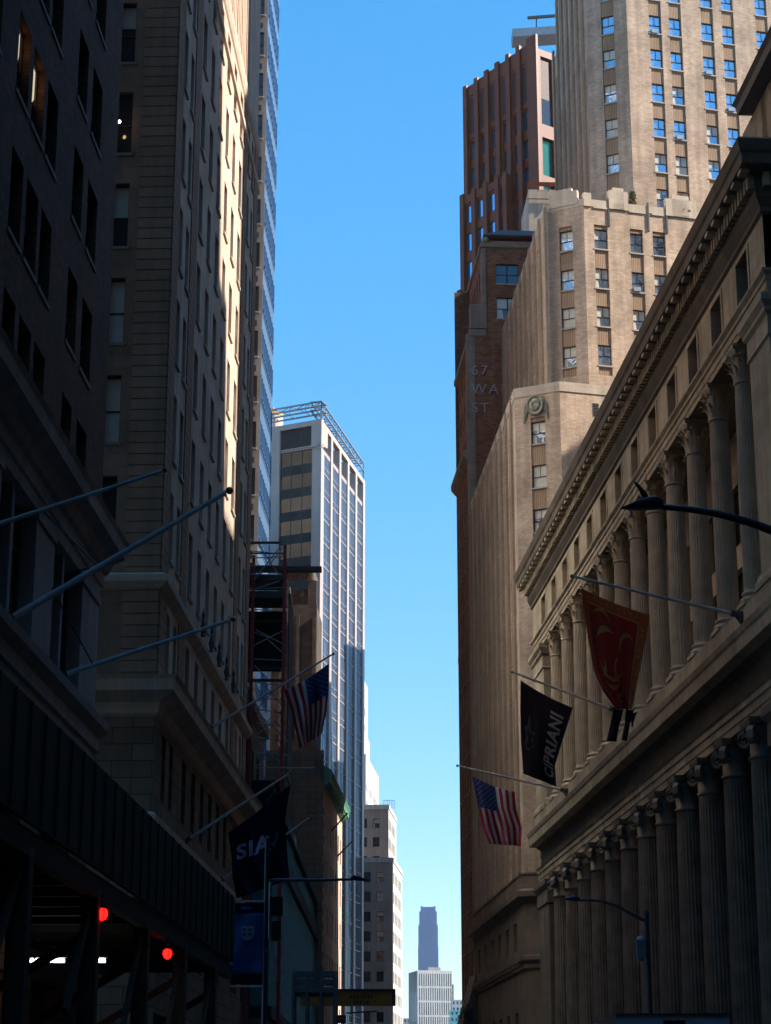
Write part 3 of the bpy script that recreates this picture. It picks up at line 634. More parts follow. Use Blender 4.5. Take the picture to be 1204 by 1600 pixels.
wbz.finish({'wall': [M['brownbrick'], M['browntrim']], 'cornice': M['browntrim'], 'roof': M['roof'], 'pavilion': M['tan_stone'], 'pavilion_roof': M['redgranite2'], 'urn': M['brass']})
def textmesh(txt, size=1.0, spacing=1.0, extrude=0.0, sub=0, align='LEFT', bold=0.0):
    cu_ = bpy.data.curves.new('t', 'FONT'); cu_.body = txt; cu_.size = size; cu_.space_character = spacing; cu_.extrude = extrude; cu_.align_x = align; cu_.resolution_u = 4; cu_.offset = bold
    o = bpy.data.objects.new('t', cu_); col.objects.link(o); dg = bpy.context.evaluated_depsgraph_get(); dg.update()
    me = bpy.data.meshes.new_from_object(o.evaluated_get(dg)); bpy.data.objects.remove(o); bpy.data.curves.remove(cu_)
    if sub:
        bb = bmesh.new(); bb.from_mesh(me); bmesh.ops.triangulate(bb, faces=bb.faces)
        for _ in range(sub): bmesh.ops.subdivide_edges(bb, edges=[e for e in bb.edges if e.calc_length() > size*.18], cuts=1, use_grid_fill=False); bmesh.ops.triangulate(bb, faces=bb.faces)
        bb.to_mesh(me); bb.free()
    return me
def wordplate(txt, name, O, d, z, size, mat, parent, off=.05, ext=.05, bold=0, spacing=1.05):
    me = textmesh(txt, size, spacing, ext); n = Vector((d.y,-d.x,0)); base = parent_world(parent)
    for v in me.vertices: v.co = Vector((O[0],O[1],z)) + d*v.co.x + Vector((0,0,1))*v.co.y + n*(v.co.z+off+ext) - base
    me.materials.append(mat); o = bpy.data.objects.new(name, me); col.objects.link(o); o.parent = parent; return o
for txt, z in (('67', 73.0), ('WALL', 71.0), ('ST', 69.0)):
    wordplate(txt, 'letters', O_+dS*.3, dS, z, 1.5, M['letters'], wbz.root, spacing=1.25)
# terrace box behind
tz = Bld('terrace_hut', RS(201, 6, 0), 'cream stucco penthouse block with red steel balcony between the red and tan towers', 'penthouse')
c_ = at(826, 320, 205)
z0 = at(826,322,205).z
tz.root.location = (c_.x, c_.y, 60)
tz.mb('wall').fbox(at(825,320,205), dirv(88), 0, 8, 0, 8, 60, at(830,296,205).z)
tz.mb('railing').fbox(at(823,320,204.5), dirv(88), 0, 8, 0, .12, at(830,290,204.5).z, at(830,284,204.5).z)
for k in range(7): tz.mb('railing').fbox(at(823,320,204.5), dirv(88), k*1.2, k*1.2+.08, 0, .08, at(830,291,204.5).z-.6, at(830,284,204.5).z)
tz.mb('railing').fbox(at(823,320,204.3), dirv(88), 0, 8, 0, .06, at(830,311,204.3).z, at(830,311,204.3).z+.1)
tz.finish({'wall': M['tan_stone'], 'railing': M['redgranite']})

# ------------------------------------------------------------------ red granite tower
rt = Bld('red_granite_tower', (20.2, 234, 0), 'dark red granite office tower with a saw tooth parapet, behind the brown tower')
A0 = Vector((20.16,234.13,0)); aL = 180-38.5; dL = dirv(aL); dR = dirv(56)
W_ = 14.9; TL = A0 - dL*W_
rcols = [(W_-x1, W_-x0) for x0, x1 in ((12.7,14.0),(10.7,11.7),(8.4,9.6),(6.2,7.2),(4.2,5.1),(2.1,3.5))]
rt.facade(TL, aL, W_, 60, 137.0, rcols, rows_(73.5,4.1,14,2.7), rev=.35, mat=0, style='big', sp=0, sr=.18)
for a, c in rcols:
    rt.new('louvre').fbox(TL, dL, a-.03, c+.03, -.01, .05, 130.6, 136.0)
for i in range(7):
    u = (0.0,2.3,4.4,6.6,8.8,10.9,13.0)[i]; rt.new('pier').fbox(TL, dL, u, u+(.75 if i < 6 else 1.9), -.38, .0, 60, 138.2+i*.25)
for i in range(6):
    u = (.75,3.05,5.15,7.35,9.55,11.65)[i]; rt.new('pier').fbox(TL, dL, u, u+1.6, -.1, .4, 136.4, 138.0+i*.2)
rt.facade(A0, 56, 22, 60, 126.6, [(.35,2.3)], [(113,118.2),(119.2,124.7)], rev=.5, style='green', mat=0)
rt.mb('dark_glazing').fbox(A0, dR, .35, 2.3, .3, .4, 126.6, 130.5)
rt.new('louvre').fbox(A0, dR, .35, 2.3, .3, .4, 130.51, 136.6); rt.mb('wall').fbox(A0, dR, 0, .35, 0, .8, 126.6, 137.6); rt.mb('wall').fbox(A0, dR, 2.3, 22, 0, .8, 126.6, 137.6); rt.mb('wall').fbox(A0, dR, .35, 2.3, 0, .8, 136.6, 137.6)
rt.mb('roof').poly([TL, A0, A0+dR*22, TL+dR*22], 137.0)
bk = rt.mb('wall'); a, c = A0+dR*22, TL+dR*22
bk.face([(a.x,a.y,60),(c.x,c.y,60),(c.x,c.y,137),(a.x,a.y,137)]); bk.face([(c.x,c.y,60),(TL.x,TL.y,60),(TL.x,TL.y,137),(c.x,c.y,137)])
# lower stepped tiers toward the street
nL = Vector((dL.y,-dL.x,0))
for (pr, py_, pl, Y_, zt) in ((792, 282, 719, 237.5, 120.9), (768, 430, 715, 234.0, 104.5)):
    C_ = at(pr, py_, Y_); C_.z = 0; w0 = 0
    while pix(C_-dL*w0+Vector((0,0,zt)))[0] > pl: w0 += .05
    O2 = C_ - dL*w0; nb = max(2, int(w0/2.0)); pt_ = w0/nb
    rt.facade(O2, aL, w0, 40, zt, [(.85+i*pt_, i*pt_+pt_-.05) for i in range(nb)], rows_(43.0,4.1,19,2.6), rev=.3, style='big', sp=0, sr=.15)
    for i in range(nb+1): rt.new('pier').fbox(O2, dL, min(i*pt_, w0-.8), min(i*pt_, w0-.8)+.75, -.25, 0, 40, zt+.4)
    rt.facade(C_, aL-90, 8, 40, zt, [(.8,2.6)], rows_(43.0,4.1,19,3.2), rev=.3, style='dark')
    e = [O2, C_, C_-nL*8, O2-nL*8]; rt.mb('roof').poly(e, zt)
    q_ = O2-nL*8; rt.mb('wall').face([(q_.x,q_.y,40),(O2.x,O2.y,40),(O2.x,O2.y,zt),(q_.x,q_.y,zt)])
rt.mb('wall').fbox(TL, dL, 0, W_, .4, 21, 0, 60)
rt.finish({'wall': M['redgranite'], 'dark_glazing': M['glassd'], 'pier': M['redgranite'], 'louvre': M['redgranite2'], 'roof': M['roof']})
cr = thing('cleaning_gantry', at(800,64,240), 'blue grey window cleaning gantry on the roof of the red tower', 'gantry')
b2 = MB(); P = lambda x, y, Y=240: at(x, y, Y)
b2.bar(P(799,60), P(886,54), 3.0, 1.2); b2.build('platform', M['galv'], cr)
b2 = MB(); b2.bar(P(823,28), P(890,23), .3, .35); b2.bar(P(837,28), P(837,58), .16, .16); b2.bar(P(872,26), P(872,55), .16, .16); b2.bar(P(800,51), P(886,47.5), .06, .06)
for x in (800,812,824,836,848,860,872): b2.bar(P(x,51.3-(x-800)*.04), P(x,58-(x-800)*.06), .05, .05)
b2.build('boom', M['steel'], cr)
# ------------------------------------------------------------------ left side: rusticated limestone block
ls = Bld('limestone_building', LS(71.8, 0), 'tall rusticated limestone building with quoins and two cornices, sunlit strip down its front', bl=.45)
W0 = LS(71.8, 14); A1_ = 102.6-71.8
cB = [(79.9+2.9*k-71.8-.6, 79.9+2.9*k-71.8+.6) for k in range(6)]
cP = [(2.0,2.95),(3.95,4.9)]; cQ = [(A1_-4.9,A1_-3.95),(A1_-2.95,A1_-2.0)]
call = sorted(cP+cB+cQ)
O = LS(71.8, 0)
ls.facade(O, 2.17, A1_, -.1, 12.3, [(2,4.6)]+[(7.2+k*3.05,9.2+k*3.05) for k in range(5)]+[(A1_-4.6,A1_-2)], [(.8,5.4),(7.6,10.9)], rev=.5, mat=2, style='sashd')
ls.facade(O, 2.17, A1_, 12.3, 16.3, call, [(13.1,15.6)], rev=.4, mat=2, style='sashd')
ls.facade(O, 2.17, A1_, 16.3, 20.9, call, [(17.75,20.35)], rev=.45, mat=1, style='sashd')
ls.facade(O, 2.17, A1_, 20.9, 54.6, call, rows_(22.5,4.1,8,2.75), rev=.25, mat=1, style='sash')
ls.facade(O, 2.17, A1_, 54.6, 68, [], [], mat=1)
ls.facade(O, 2.17, A1_, 68, 110, call, rows_(70,4.1,9,2.75), rev=.25, mat=1, style='sash')  # upper storeys out of view, added to bounce sun onto the bank
wr = [(s0, s1) for s0, s1 in ((14-10.2,14-9.2),(14-6.4,14-5.4),(14-2.75,14-1.75))]
ls.facade(W0, 92.17, 14, -.1, 12.3, mat=2)
ls.facade(W0, 92.17, 14, 12.3, 16.3, mat=2)
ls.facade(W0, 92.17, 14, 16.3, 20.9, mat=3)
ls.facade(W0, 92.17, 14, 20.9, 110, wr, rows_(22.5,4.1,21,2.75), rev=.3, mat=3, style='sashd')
wq = ls.mb('wall'); a, c = LS(102.6,0), LS(102.6,14)
wq.face([(a.x,a.y,-.1),(c.x,c.y,-.1),(c.x,c.y,110),(a.x,a.y,110)]); 
d, e = LS(102.6,14), LS(71.8,14); wq.face([(d.x,d.y,-.1),(e.x,e.y,-.1),(e.x,e.y,110),(d.x,d.y,110)])
for t0, t1 in ((71.8,73.55),(77.0,78.7),(95.7,97.1),(101.0,102.6)): lb(ls.new('quoins'), t0, t1, -.05, .002, 21.4, 54.2); lb(ls.new('quoins'), t0, t1, -.05, .002, 17.5, 20.7)
for z0, z1 in ((17.5,20.7),(21.4,66)): ls.new('quoins').fbox(W0, dirv(92.17), 14-1.35, 13.999, -.05, .002, z0, z1)
fpl = [W0, LS(71.8,0), LS(102.6,0), LS(102.6,14)]
for pr in ([(0,11.9),(.14,12.0),(.16,12.3),(0,12.4)], [(0,15.9),(.12,16.0),(.2,16.4),(.75,16.75),(.8,17.15),(.9,17.3),(.0,17.5)], [(0,20.7),(.14,20.8),(.32,21.0),(.34,21.25),(0,21.4)],
           [(0,52.3),(.12,52.4),(.14,52.65),(0,52.7)], [(0,54.3),(.08,54.4),(.16,54.7),(.18,55.1),(0,55.25)], [(0,66),(.2,66.4),(.4,67),(.4,67.8),(0,68)]): ls.new('cornice').sweep(fpl, pr)
ls.mb('roof').poly(fpl, 109.9)
for k in range(9):                                    # ribbed pilasters of the top storeys
    for j in range(3): lb(ls.new('pilaster'), 78.2+k*2.1+j*.62, 78.55+k*2.1+j*.62, -.14, .0, 55.26, 66)
for k in range(5):
    c = LS(81.4+k*2.9, -.42, 21.2); ls.new('bracket').lathe((c.x,c.y,c.z), [(.12,0),(.07,.1),(.13,.35),(.09,.55),(.04,.75),(.08,.9),(.02,1.1),(.0,1.3)], 7)
ls.finish({'wall': [M['l1'], M['l1'], M['base1'], M['sidewall']], 'quoins': M['rust'], 'cornice': M['l1'], 'roof': M['roof'], 'pilaster': M['l1'], 'bracket': M['steel']})
lp = thing('window_lamp', at(187,190,71.9), 'small warm lamp glowing inside an upper window in the narrow side wall on the left', 'lamp')
b2 = MB(); c = at(187,190,71.9); b2.lathe((c.x,c.y,c.z-.1), [(.02,.04),(.05,.05),(.07,.1),(.05,.15),(.02,.16)], 12); b2.build('bulb', M['warm'], lp)
b2 = MB(); b2.tube([c+Vector((0,0,.1)), c+Vector((0,0,.55))], .015, 5); b2.build('cord', M['black'], lp)

# near-left brick building over a stone base
nb = Bld('brick_office_building', LS(59.4, 0), 'dark brick building over a stone storey of pilasters, nearest on the left', bl=.5)
T_ = -90.0; O = LS(T_, 0); LL = 59.5-T_
bc = []; 
for k in range(12):
    off = 59.5-13.2*k
    for a, c in ((-6.75,-5.3),(-4.5,-2.9),(-14.25,-12.9),(-12.45,-11.0),(-10.6,-9.2)):
        if off+a > T_+1: bc.append((off+a-T_, off+c-T_))
nb.facade(O, 2.17, LL, 19.2, 84, sorted(bc), [(29.35-7.8+3.9*k-2.3, 29.35-7.8+3.9*k) for k in range(16)], rev=.3, mat=0, style='sashd')
nb.facade(O, 2.17, LL, -.1, 12.1, [(4+6.6*k, 8.2+6.6*k) for k in range(22)], [(1,5.2),(7.2,10.6)], rev=.5, mat=1, style='dark')
lb(nb.mb('storey'), T_, 59.5, .55, .6, 13.2, 17.4)
k = 0
while 57.9-6.6*k > T_+2:
    c = 57.9-6.6*k
    lb(nb.new('pilaster'), c-1.15, c+1.25 if k else 59.5, -.06, .56, 13.35, 17.25); lb(nb.new('pilaster'), c-1.25, c+1.3 if k else 59.5, -.12, .56, 16.95, 17.2)
    lb(nb.new('pilaster'), c-3.45, c-3.15, .1, .56, 13.35, 17.25)
    if k < 4:
        for x0, x1 in ((-5.3,-3.5),(-3.1,-1.2)):
            b2 = MB(); b2.face([LS(c+x0,.4,13.4),LS(c+x1,.4,13.4),LS(c+x1,.4,17.2),LS(c+x0,.4,17.2)], 1)
            lb(b2, c+x0, c+x0+.1, .34, .4, 13.4, 17.2); lb(b2, c+x1-.1, c+x1, .34, .4, 13.4, 17.2); lb(b2, c+x0+.1, c+x1-.1, .34, .4, 15.9, 16.0); lb(b2, c+x0+.1, c+x1-.1, .34, .4, 13.4, 13.55)
            b2.build('window', [M['frame'], M['glassd']], nb.root)
    k += 1
fpn = [LS(59.5,18), LS(T_,18), LS(T_,0), LS(59.5,0)]
fpn = [LS(T_,18), LS(T_,0), LS(59.5,0), LS(59.5,18)]
for pr in ([(0,12.0),(.1,12.1),(.12,12.35),(.2,12.4),(.22,12.8),(.42,13.05),(.45,13.3),(-.5,13.35)], [(-.5,17.2),(.05,17.22),(.08,17.55),(.14,17.6),(.16,17.95),(.28,18.05),(.4,18.4),(.7,18.6),(.74,18.95),(.82,19.1),(0,19.22)], [(0,83.4),(.4,83.7),(.9,84.2),(.9,84.8),(-.4,84.9)]):
    nb.new('cornice').sweep(fpn, pr)
x = nb.mb('wall'); a, c = LS(59.5,0), LS(59.5,18); d, e = LS(T_,0), LS(T_,18)
x.face([(a.x,a.y,-.1),(c.x,c.y,-.1),(c.x,c.y,84),(a.x,a.y,84)]); x.face([(e.x,e.y,-.1),(d.x,d.y,-.1),(d.x,d.y,84),(e.x,e.y,84)]); x.face([(c.x,c.y,-.1),(e.x,e.y,-.1),(e.x,e.y,84),(c.x,c.y,84)])
nb.mb('roof').poly(fpn, 84.1)
nb.finish({'wall': [M['darkbrick'], M['base1']], 'storey': M['glassd'], 'pilaster': M['l0stone'], 'cornice': M['l0stone'], 'roof': M['roof']})

# blue glass office tower beyond
gt = Bld('glass_office_tower', (-10.15, 149.7, 0), 'tall blue glass office tower rising behind the limestone building', bl=0)
C2 = Vector((-9.98,149.7,0)); 
gt.facade(C2, 2.17, 9.4, 0, 120, [(.12,9.3)], rows_(2.0,3.9,30,2.5), rev=.05, mat=1, style='curtb')
Wl = C2 - dirv(92.17)*26
gt.facade(Wl, 92.17, 26, 0, 120, [(26-2.4-3.1*k, 26-.3-3.1*k) for k in range(8)][::-1], rows_(2.1,3.9,30,2.25), rev=.18, mat=0, style='sashl')
for k in range(30):
    gt.new('vent').fbox(Wl, dirv(92.17), 23.7, 25.6, -.03, .0, 4.75+3.9*k, 5.25+3.9*k)
a = C2+dirv(2.17)*9.4; c = a+dirv(-75)*26
gt.mb('wall').face([(a.x,a.y,0),(c.x,c.y,0),(c.x,c.y,120),(a.x,a.y,120)]); gt.mb('wall').face([(c.x,c.y,0),(Wl.x,Wl.y,0),(Wl.x,Wl.y,120),(c.x,c.y,120)]); gt.mb('wall').poly([C2,a,c,Wl],120)
gt.finish({'wall': [M['grey'], M['mull']], 'vent': M['steel']})

# building under repair + scaffold hoist
rp = Bld('building_under_repair', LS(104.5, 1.5), 'dark brown stone building under repair behind the red hoist scaffold')
rp.facade(LS(104.5,1.5), 2.17, 23, -.1, 25.5, [(1.5+i*3.4,3.1+i*3.4) for i in range(6)], rows_(4,4.2,5,2.6), rev=.4, mat=0, style='sashl')
rp.facade(LS(104.5,10), 92.17, 8.5, -.1, 25.5, [(2,3.4),(5.4,6.8)], rows_(4,4.2,5,2.6), rev=.4, mat=0, style='sashl')
f_ = [LS(104.5,10), LS(104.5,1.5), LS(127.5,1.5), LS(127.5,10)]
a, c = f_[2], f_[3]; rp.mb('wall').face([(a.x,a.y,-.1),(c.x,c.y,-.1),(c.x,c.y,25.5),(a.x,a.y,25.5)])
rp.new('cornice').sweep(f_, [(0,25.2),(.3,25.4),(.35,26),(-.3,26.1)]); rp.mb('roof').poly(f_, 25.6)
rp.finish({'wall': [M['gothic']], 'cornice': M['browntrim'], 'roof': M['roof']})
sc = thing('scaffold_hoist', at(420,1560,112), 'red framed scaffold hoist with dark decks and netting standing over the pavement on the left', 'scaffold')
b2 = MB(); YS = (111.0, 113.4)
for px_, yt in ((397,868),(446,852)):
    for Y in YS:
        p = at(px_, yt, Y); b2.bar((p.x,Y,0), (p.x,Y,p.z), .17, .17)
        for k in range(int(p.z/1.25)): z = k*1.25; b2.bar((p.x-.14,Y,z), (p.x+.14,Y,z+.6), .04, .04); b2.bar((p.x+.14,Y,z+.6), (p.x-.14,Y,z+1.25), .04, .04)
b2.build('mast', M['redsteel'], sc)
b2 = MB(); XA, XB = at(385,900,112).x, at(448,900,112).x
def zz(y): return at(420,y,112).z
for y0, y1, xr, dk in ((885,892,503,.5),(905,913,445,2.4),(930,941,448,2.4),(1060,1064,446,.2),(968,970,446,.1),(1042,1044,446,.1),(845,848,440,.15),(862,864,448,.1)):
    x1 = at(xr, y0, 112).x; b2 = MB(); b2.box(((XA+x1)/2, 112.2, (zz(y0)+zz(y1))/2), (x1-XA, dk, zz(y0)-zz(y1))); b2.build('deck', M['steel'], sc)
b2 = MB(); rnd = random.Random(3)
for (x0,y0,x1,y1) in ((400,984,446,1008),(398,988,430,1000),(398,1066,446,1072),(400,1108,446,1114),(402,1152,450,1158),(400,1200,492,1200),(420,1000,447,1025),(398,1040,420,1062),(404,850,440,905),(398,905,440,852),(385,884,450,884),
   (400,920,446,905),(398,1008,446,984),(400,1090,448,1094),(402,1130,448,1136),(400,1176,450,1180),(396,952,446,956),(410,1066,446,1108),(402,1108,440,1066),(398,1200,446,1160),(404,1160,446,1200),(398,1030,446,1032),(420,884,446,850),
   (398,1110,446,1152),(398,1152,446,1112),(385,860,447,866),(385,872,447,870),(385,897,447,899),(385,921,447,918)):
    b2 = MB(); b2.tube([at(x0,y0,110.7), at(x1,y1,111.2)], .035, 5); b2.build('rail', M['galv'], sc)
b2 = MB(); 
b2.box(((XA+XB)/2, 113.6, (zz(945)+zz(1040))/2), (XB-XA-.05, .05, zz(945)-zz(1040)))
b2.box(((XA+XB)/2, 113.6, (zz(1212)+zz(1330))/2), (XB-XA-.05, .05, zz(1212)-zz(1330)))
for x0, x1, y0, y1 in ((446,460,905,1200),): b2.box((at(453,1000,116).x, 117, (zz(905)+zz(1200))/2), (.06, 5, zz(905)-zz(1200)))
b2.build('netting', M['net'], sc)
b2 = MB(); rnd = random.Random(5)
for k in range(16):
    x = rnd.uniform(398,440); y = rnd.uniform(1100,1260); b2 = MB(); b2.bar(at(x,y,110.4), at(x+rnd.uniform(-14,14),y+rnd.uniform(8,22),110.8), .05, .02); b2.build('loose_board', M['browntrim'], sc)

# gothic tower and copper-corniced building further on
go = Bld('gothic_stone_building', at(495,1300,226).xy.to_3d(), 'shadowed neo gothic stone building with a corner pinnacle, left of the white tower')
gx0, gx1 = at(425,1000,226).x, at(495,1000,226).x; gz = at(480,945,226).z
go.facade((gx0,226,0), 90, gx1-gx0, 0, gz, [(gx1-gx0-3.0,gx1-gx0-1.9)], [(38,41),(43.4,46.5),(30,33),(22,25)], rev=.4, mat=0, style='sashd')
go.facade((gx1,226,0), 2, 9, 0, gz, mat=0)
g = go.new('pinnacle')
for x, h in ((gx1-.55,4.2),(gx1-1.6,1.6),(gx1-3.2,2.0),(gx1-4.6,1.2)):
    w_ = 1.0 if h > 3 else .7; g.box((x,226.5,gz+h*.35), (w_,w_,h*.7)); g.lathe((x,226.5,gz+h*.7), [(w_*.7,0),(w_*.35,h*.25),(.02,h*.45)], 4)
go.mb('wall').poly([(gx0,226),(gx1,226),(gx1+.3,235),(gx0,235)], gz-.3); go.mb('wall').face([(gx0,235,0),(gx0,226,0),(gx0,226,gz),(gx0,235,gz)])
for k in range(3): go.new('buttress').fbox((gx1,226,0), dirv(90), -.5-k*1.9, -.1-k*1.9, -.35, 0, 0, gz-1.5+k*.2)
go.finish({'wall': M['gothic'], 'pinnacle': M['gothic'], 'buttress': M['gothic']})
cb = Bld('copper_corniced_building', at(505,1300,190).xy.to_3d(), 'stone building with a green copper cornice, half in sun, behind the teal glass front')
c0 = at(505,1300,190); c0.z = 0; ca = dirv(2.96); wq = c0-dirv(92.96)*9
ztop = at(507,1222,190).z
cb.facade(wq, 92.96, 9, 0, at(480,1172,190).z, mat=0); zk = at(480,1172,190).z
cb.facade(c0, 2.96, 25, 0, ztop, [(2+3.4*k,3.2+3.4*k) for k in range(7)], rows_(10,4.4,5,2.6), rev=.35, mat=1, style='sashl')
cb.new('copper_cornice').sweep([c0, c0+ca*25], [(0,ztop-.4),(.3,ztop-.2),(.7,ztop+.1),(.75,ztop+.6),(.9,ztop+.9),(.8,ztop+1.2),(.1,ztop+1.6),(-.9,ztop+2.4)], closed=False)
bk_ = cb.mb('copper_brackets')
for k in range(20): p = c0+ca*(.4+k*1.15); bk_.fbox(p, ca, 0, .45, -.62, 0, ztop-.35, ztop+.08)
for k in range(20): cb.mb('quoin').fbox(c0, ca, 0, .5+.25*(k % 2), -.07, .0, 4+k*1.35, 4.6+k*1.35)
cb.mb('wall').fbox(c0+ca*.05, ca, 0, 1.2, .1, 8.9, ztop-1, zk); cb.mb('roof').poly([wq, c0, c0+ca*25, wq+ca*25], ztop+.5)
a = c0+ca*25; c = wq+ca*25; cb.mb('wall').face([(a.x,a.y,0),(c.x,c.y,0),(c.x,c.y,ztop),(a.x,a.y,ztop)]); cb.mb('wall').face([(c.x,c.y,0),(wq.x,wq.y,0),(wq.x,wq.y,ztop),(c.x,c.y,ztop)])
cb.finish({'wall': [M['base1'], M['l1']], 'copper_cornice': M['copper'], 'copper_brackets': M['copper'], 'quoin': M['browntrim'], 'roof': M['roof']})
tl = Bld('teal_glass_building', at(440,1400,125).xy.to_3d(), 'low building with a teal glass front and dark band, left of the street', bl=0)
t0 = at(418,1400,122); t0.z = 0; ta = dirv(.46); TLn = 122
for z0, z1, m in ((0,7.5,1),(7.5,8.2,2),(8.2,17.6,0),(17.6,18.7,2),(18.7,20.9,0),(20.9,21.7,2)):
    pr = .35 if m == 2 else 0
    tl.mb(('glass_front','base_wall','dark_band')[m]).fbox(t0, ta, 0, TLn, -pr, 6, z0+(.002 if m else 0), z1)
for k in range(60): tl.mb('fin').fbox(t0, ta, 1+k*2.0, 1.12+k*2.0, -.16, 0, 8.2, 17.6); tl.mb('fin').fbox(t0, ta, 1+k*2.0, 1.1+k*2.0, -.1, 0, 18.7, 20.9)
for k in range(26): p = 2+k*4.6+random.uniform(-1,1); tl.mb('reflection_streak').fbox(t0, ta, p, p+random.uniform(.4,1.5), -.012, -.004, 8.4, 17.4)  # random strips laid on the glass as streaks of its reflections
tl.finish({'glass_front': M['teal'], 'base_wall': M['base1'], 'dark_band': M['net'], 'fin': M['tealfin'], 'reflection_streak': M['tealfin']})

# ------------------------------------------------------------------ white columned tower
wt = Bld('white_tower', (-11.49,339.8,0), 'white columned office tower with an open steel frame on its roof', bl=0)
P0 = Vector((-11.49,339.81,0)); SL = 37.8; dS_ = dirv(11.5); dWt = dirv(116.8); WL = 34.0; PW = P0-dWt*WL
zt = 123.3
bays = [(2.3+7.05*k, 2.3+7.05*k+5.6) for k in range(5)]
wt.facade(P0+Vector((dS_.y,-dS_.x,0))*-.22, 11.5, SL, 0, 118.3, bays, rows_(5.2,4.35,26,4.3), rev=.1, mat=0, style='curt')
for k in range(6):
    u0 = (0, 7.9, 14.95, 22.0, 29.05, 36.1)[k]; u1 = (2.3, 9.35, 16.4, 23.45, 30.5, SL)[k]
    wt.new('column').fbox(P0, dS_, u0, u1, 0, .215, 0, 118.0)
wt.new('frame').fbox(P0, dS_, 0, SL, 0, .9, 122.3, zt)
wt.new('frame').fbox(P0, dS_, 0, SL, .25, .9, 117.6, 118.4)
for u0, u1 in ((0,2.3),(7.9,9.35),(14.95,16.4),(22.0,23.45),(29.05,30.5),(36.1,SL)): wt.new('column').fbox(P0, dS_, u0, u1, 0, 1.88, 118.0, 122.3)
wb_ = [(WL-8.7-8.8*k, WL-1.9-8.8*k) for k in range(4)][::-1]
wt.facade(PW, 116.8, WL, 0, 118.3, wb_, rows_(6.5,4.35,26,2.75), rev=.5, mat=0, style='west', sp=1, sr=.42)
for a, c in wb_: wt.new('louvre').fbox(PW, dWt, a, c, .45, .55, 118.6, 122.3)
x0 = 0
for a, c in wb_+[(WL,WL)]:
    wt.new('column').fbox(PW, dWt, x0, a if a < WL else WL-.0, .001, 2.4, 118.3, 122.3); x0 = c
wt.new('frame').fbox(PW, dWt, 0, WL, .002, .9, 122.3, zt); wt.new('frame').fbox(PW, dWt, 0, WL, .25, .9, 118.0, 118.6)
E1, E2 = P0+dS_*SL, PW+dS_*SL
wt.mb('wall').face([(E1.x,E1.y,0),(E2.x,E2.y,0),(E2.x,E2.y,118.3),(E1.x,E1.y,118.3)]); wt.mb('wall').face([(E2.x,E2.y,0),(PW.x,PW.y,0),(PW.x,PW.y,118.3),(E2.x,E2.y,118.3)])
wt.mb('roof').poly([P0+dS_*.9+dirv(101.5)*-.9, E1+dirv(101.5)*-.9, E2, PW], 118.25)
wt.mb('penthouse_wall').sweep([PW+dS_*4+dWt*4, P0+dS_*4-dWt*4, E1-dS_*3-dWt*4, E2-dS_*3+dWt*4], [(0,118.3),(0,122.4)])
wt.finish({'wall': [M['white'], M['dlouvre']], 'column': M['white'], 'frame': M['white'], 'louvre': M['dlouvre'], 'roof': M['roof'], 'penthouse_wall': M['steel']})
fr = thing('roof_frame', (-11.49,339.8,118.3), 'open grey steel lattice frame along the roof edges of the white tower', 'frame')
b2 = MB(); Z = Vector((0,0,1)); F0 = P0+dWt*-.2+dS_*.6
ch = []
for d_, L_, n_ in ((dS_, 36.5, 11), (-dWt, 30.0, 9)):
    yin = Vector((-d_.y,d_.x,0)) if d_ is dS_ else Vector((d_.y,-d_.x,0))
    q0 = [F0+yin*o+Z*z for o, z in ((0,126.9),(2.0,126.9),(0,125.3),(2.0,125.3))]
    for p in q0: b2.bar(p, p+d_*L_, .26, .26)
    for k in range(n_+1):
        u = L_*k/n_
        b2.bar(q0[0]+d_*u, q0[1]+d_*u, .16, .16); b2.bar(q0[0]+d_*u, q0[2]+d_*u, .16, .16); b2.bar(q0[2]+d_*u, q0[3]+d_*u, .14, .14)
        if k < n_:
            v = L_*(k+1)/n_; b2.bar(q0[0]+d_*u, q0[1]+d_*v, .12, .12); b2.bar(q0[2]+d_*u, q0[0]+d_*v, .12, .12)
    for u in (0.1, L_*.33, L_*.66, L_-.2): b2.bar(q0[2]+d_*u, q0[2]+d_*u-Z*(2.9 if u > .2 else 3.2), .3, .3)
b2.build('lattice', M['galv'], fr)
tk = thing('water_tank', at(427,654,352), 'orange domed water tank on the roof of the white tower', 'tank')
c = at(427,656,352); b2 = MB(); b2.lathe((c.x,c.y,118.3), [(1.9,0),(1.9,c.z-118.3+.6)], 20); b2.build('drum', M['tan_stone'], tk)
b2 = MB(); b2.lathe((c.x,c.y,c.z+.5), [(2.0,0),(1.9,.5),(1.2,1.1),(.2,1.6),(.15,2.1),(0,2.2)], 20); b2.build('dome', M['orange'], tk)

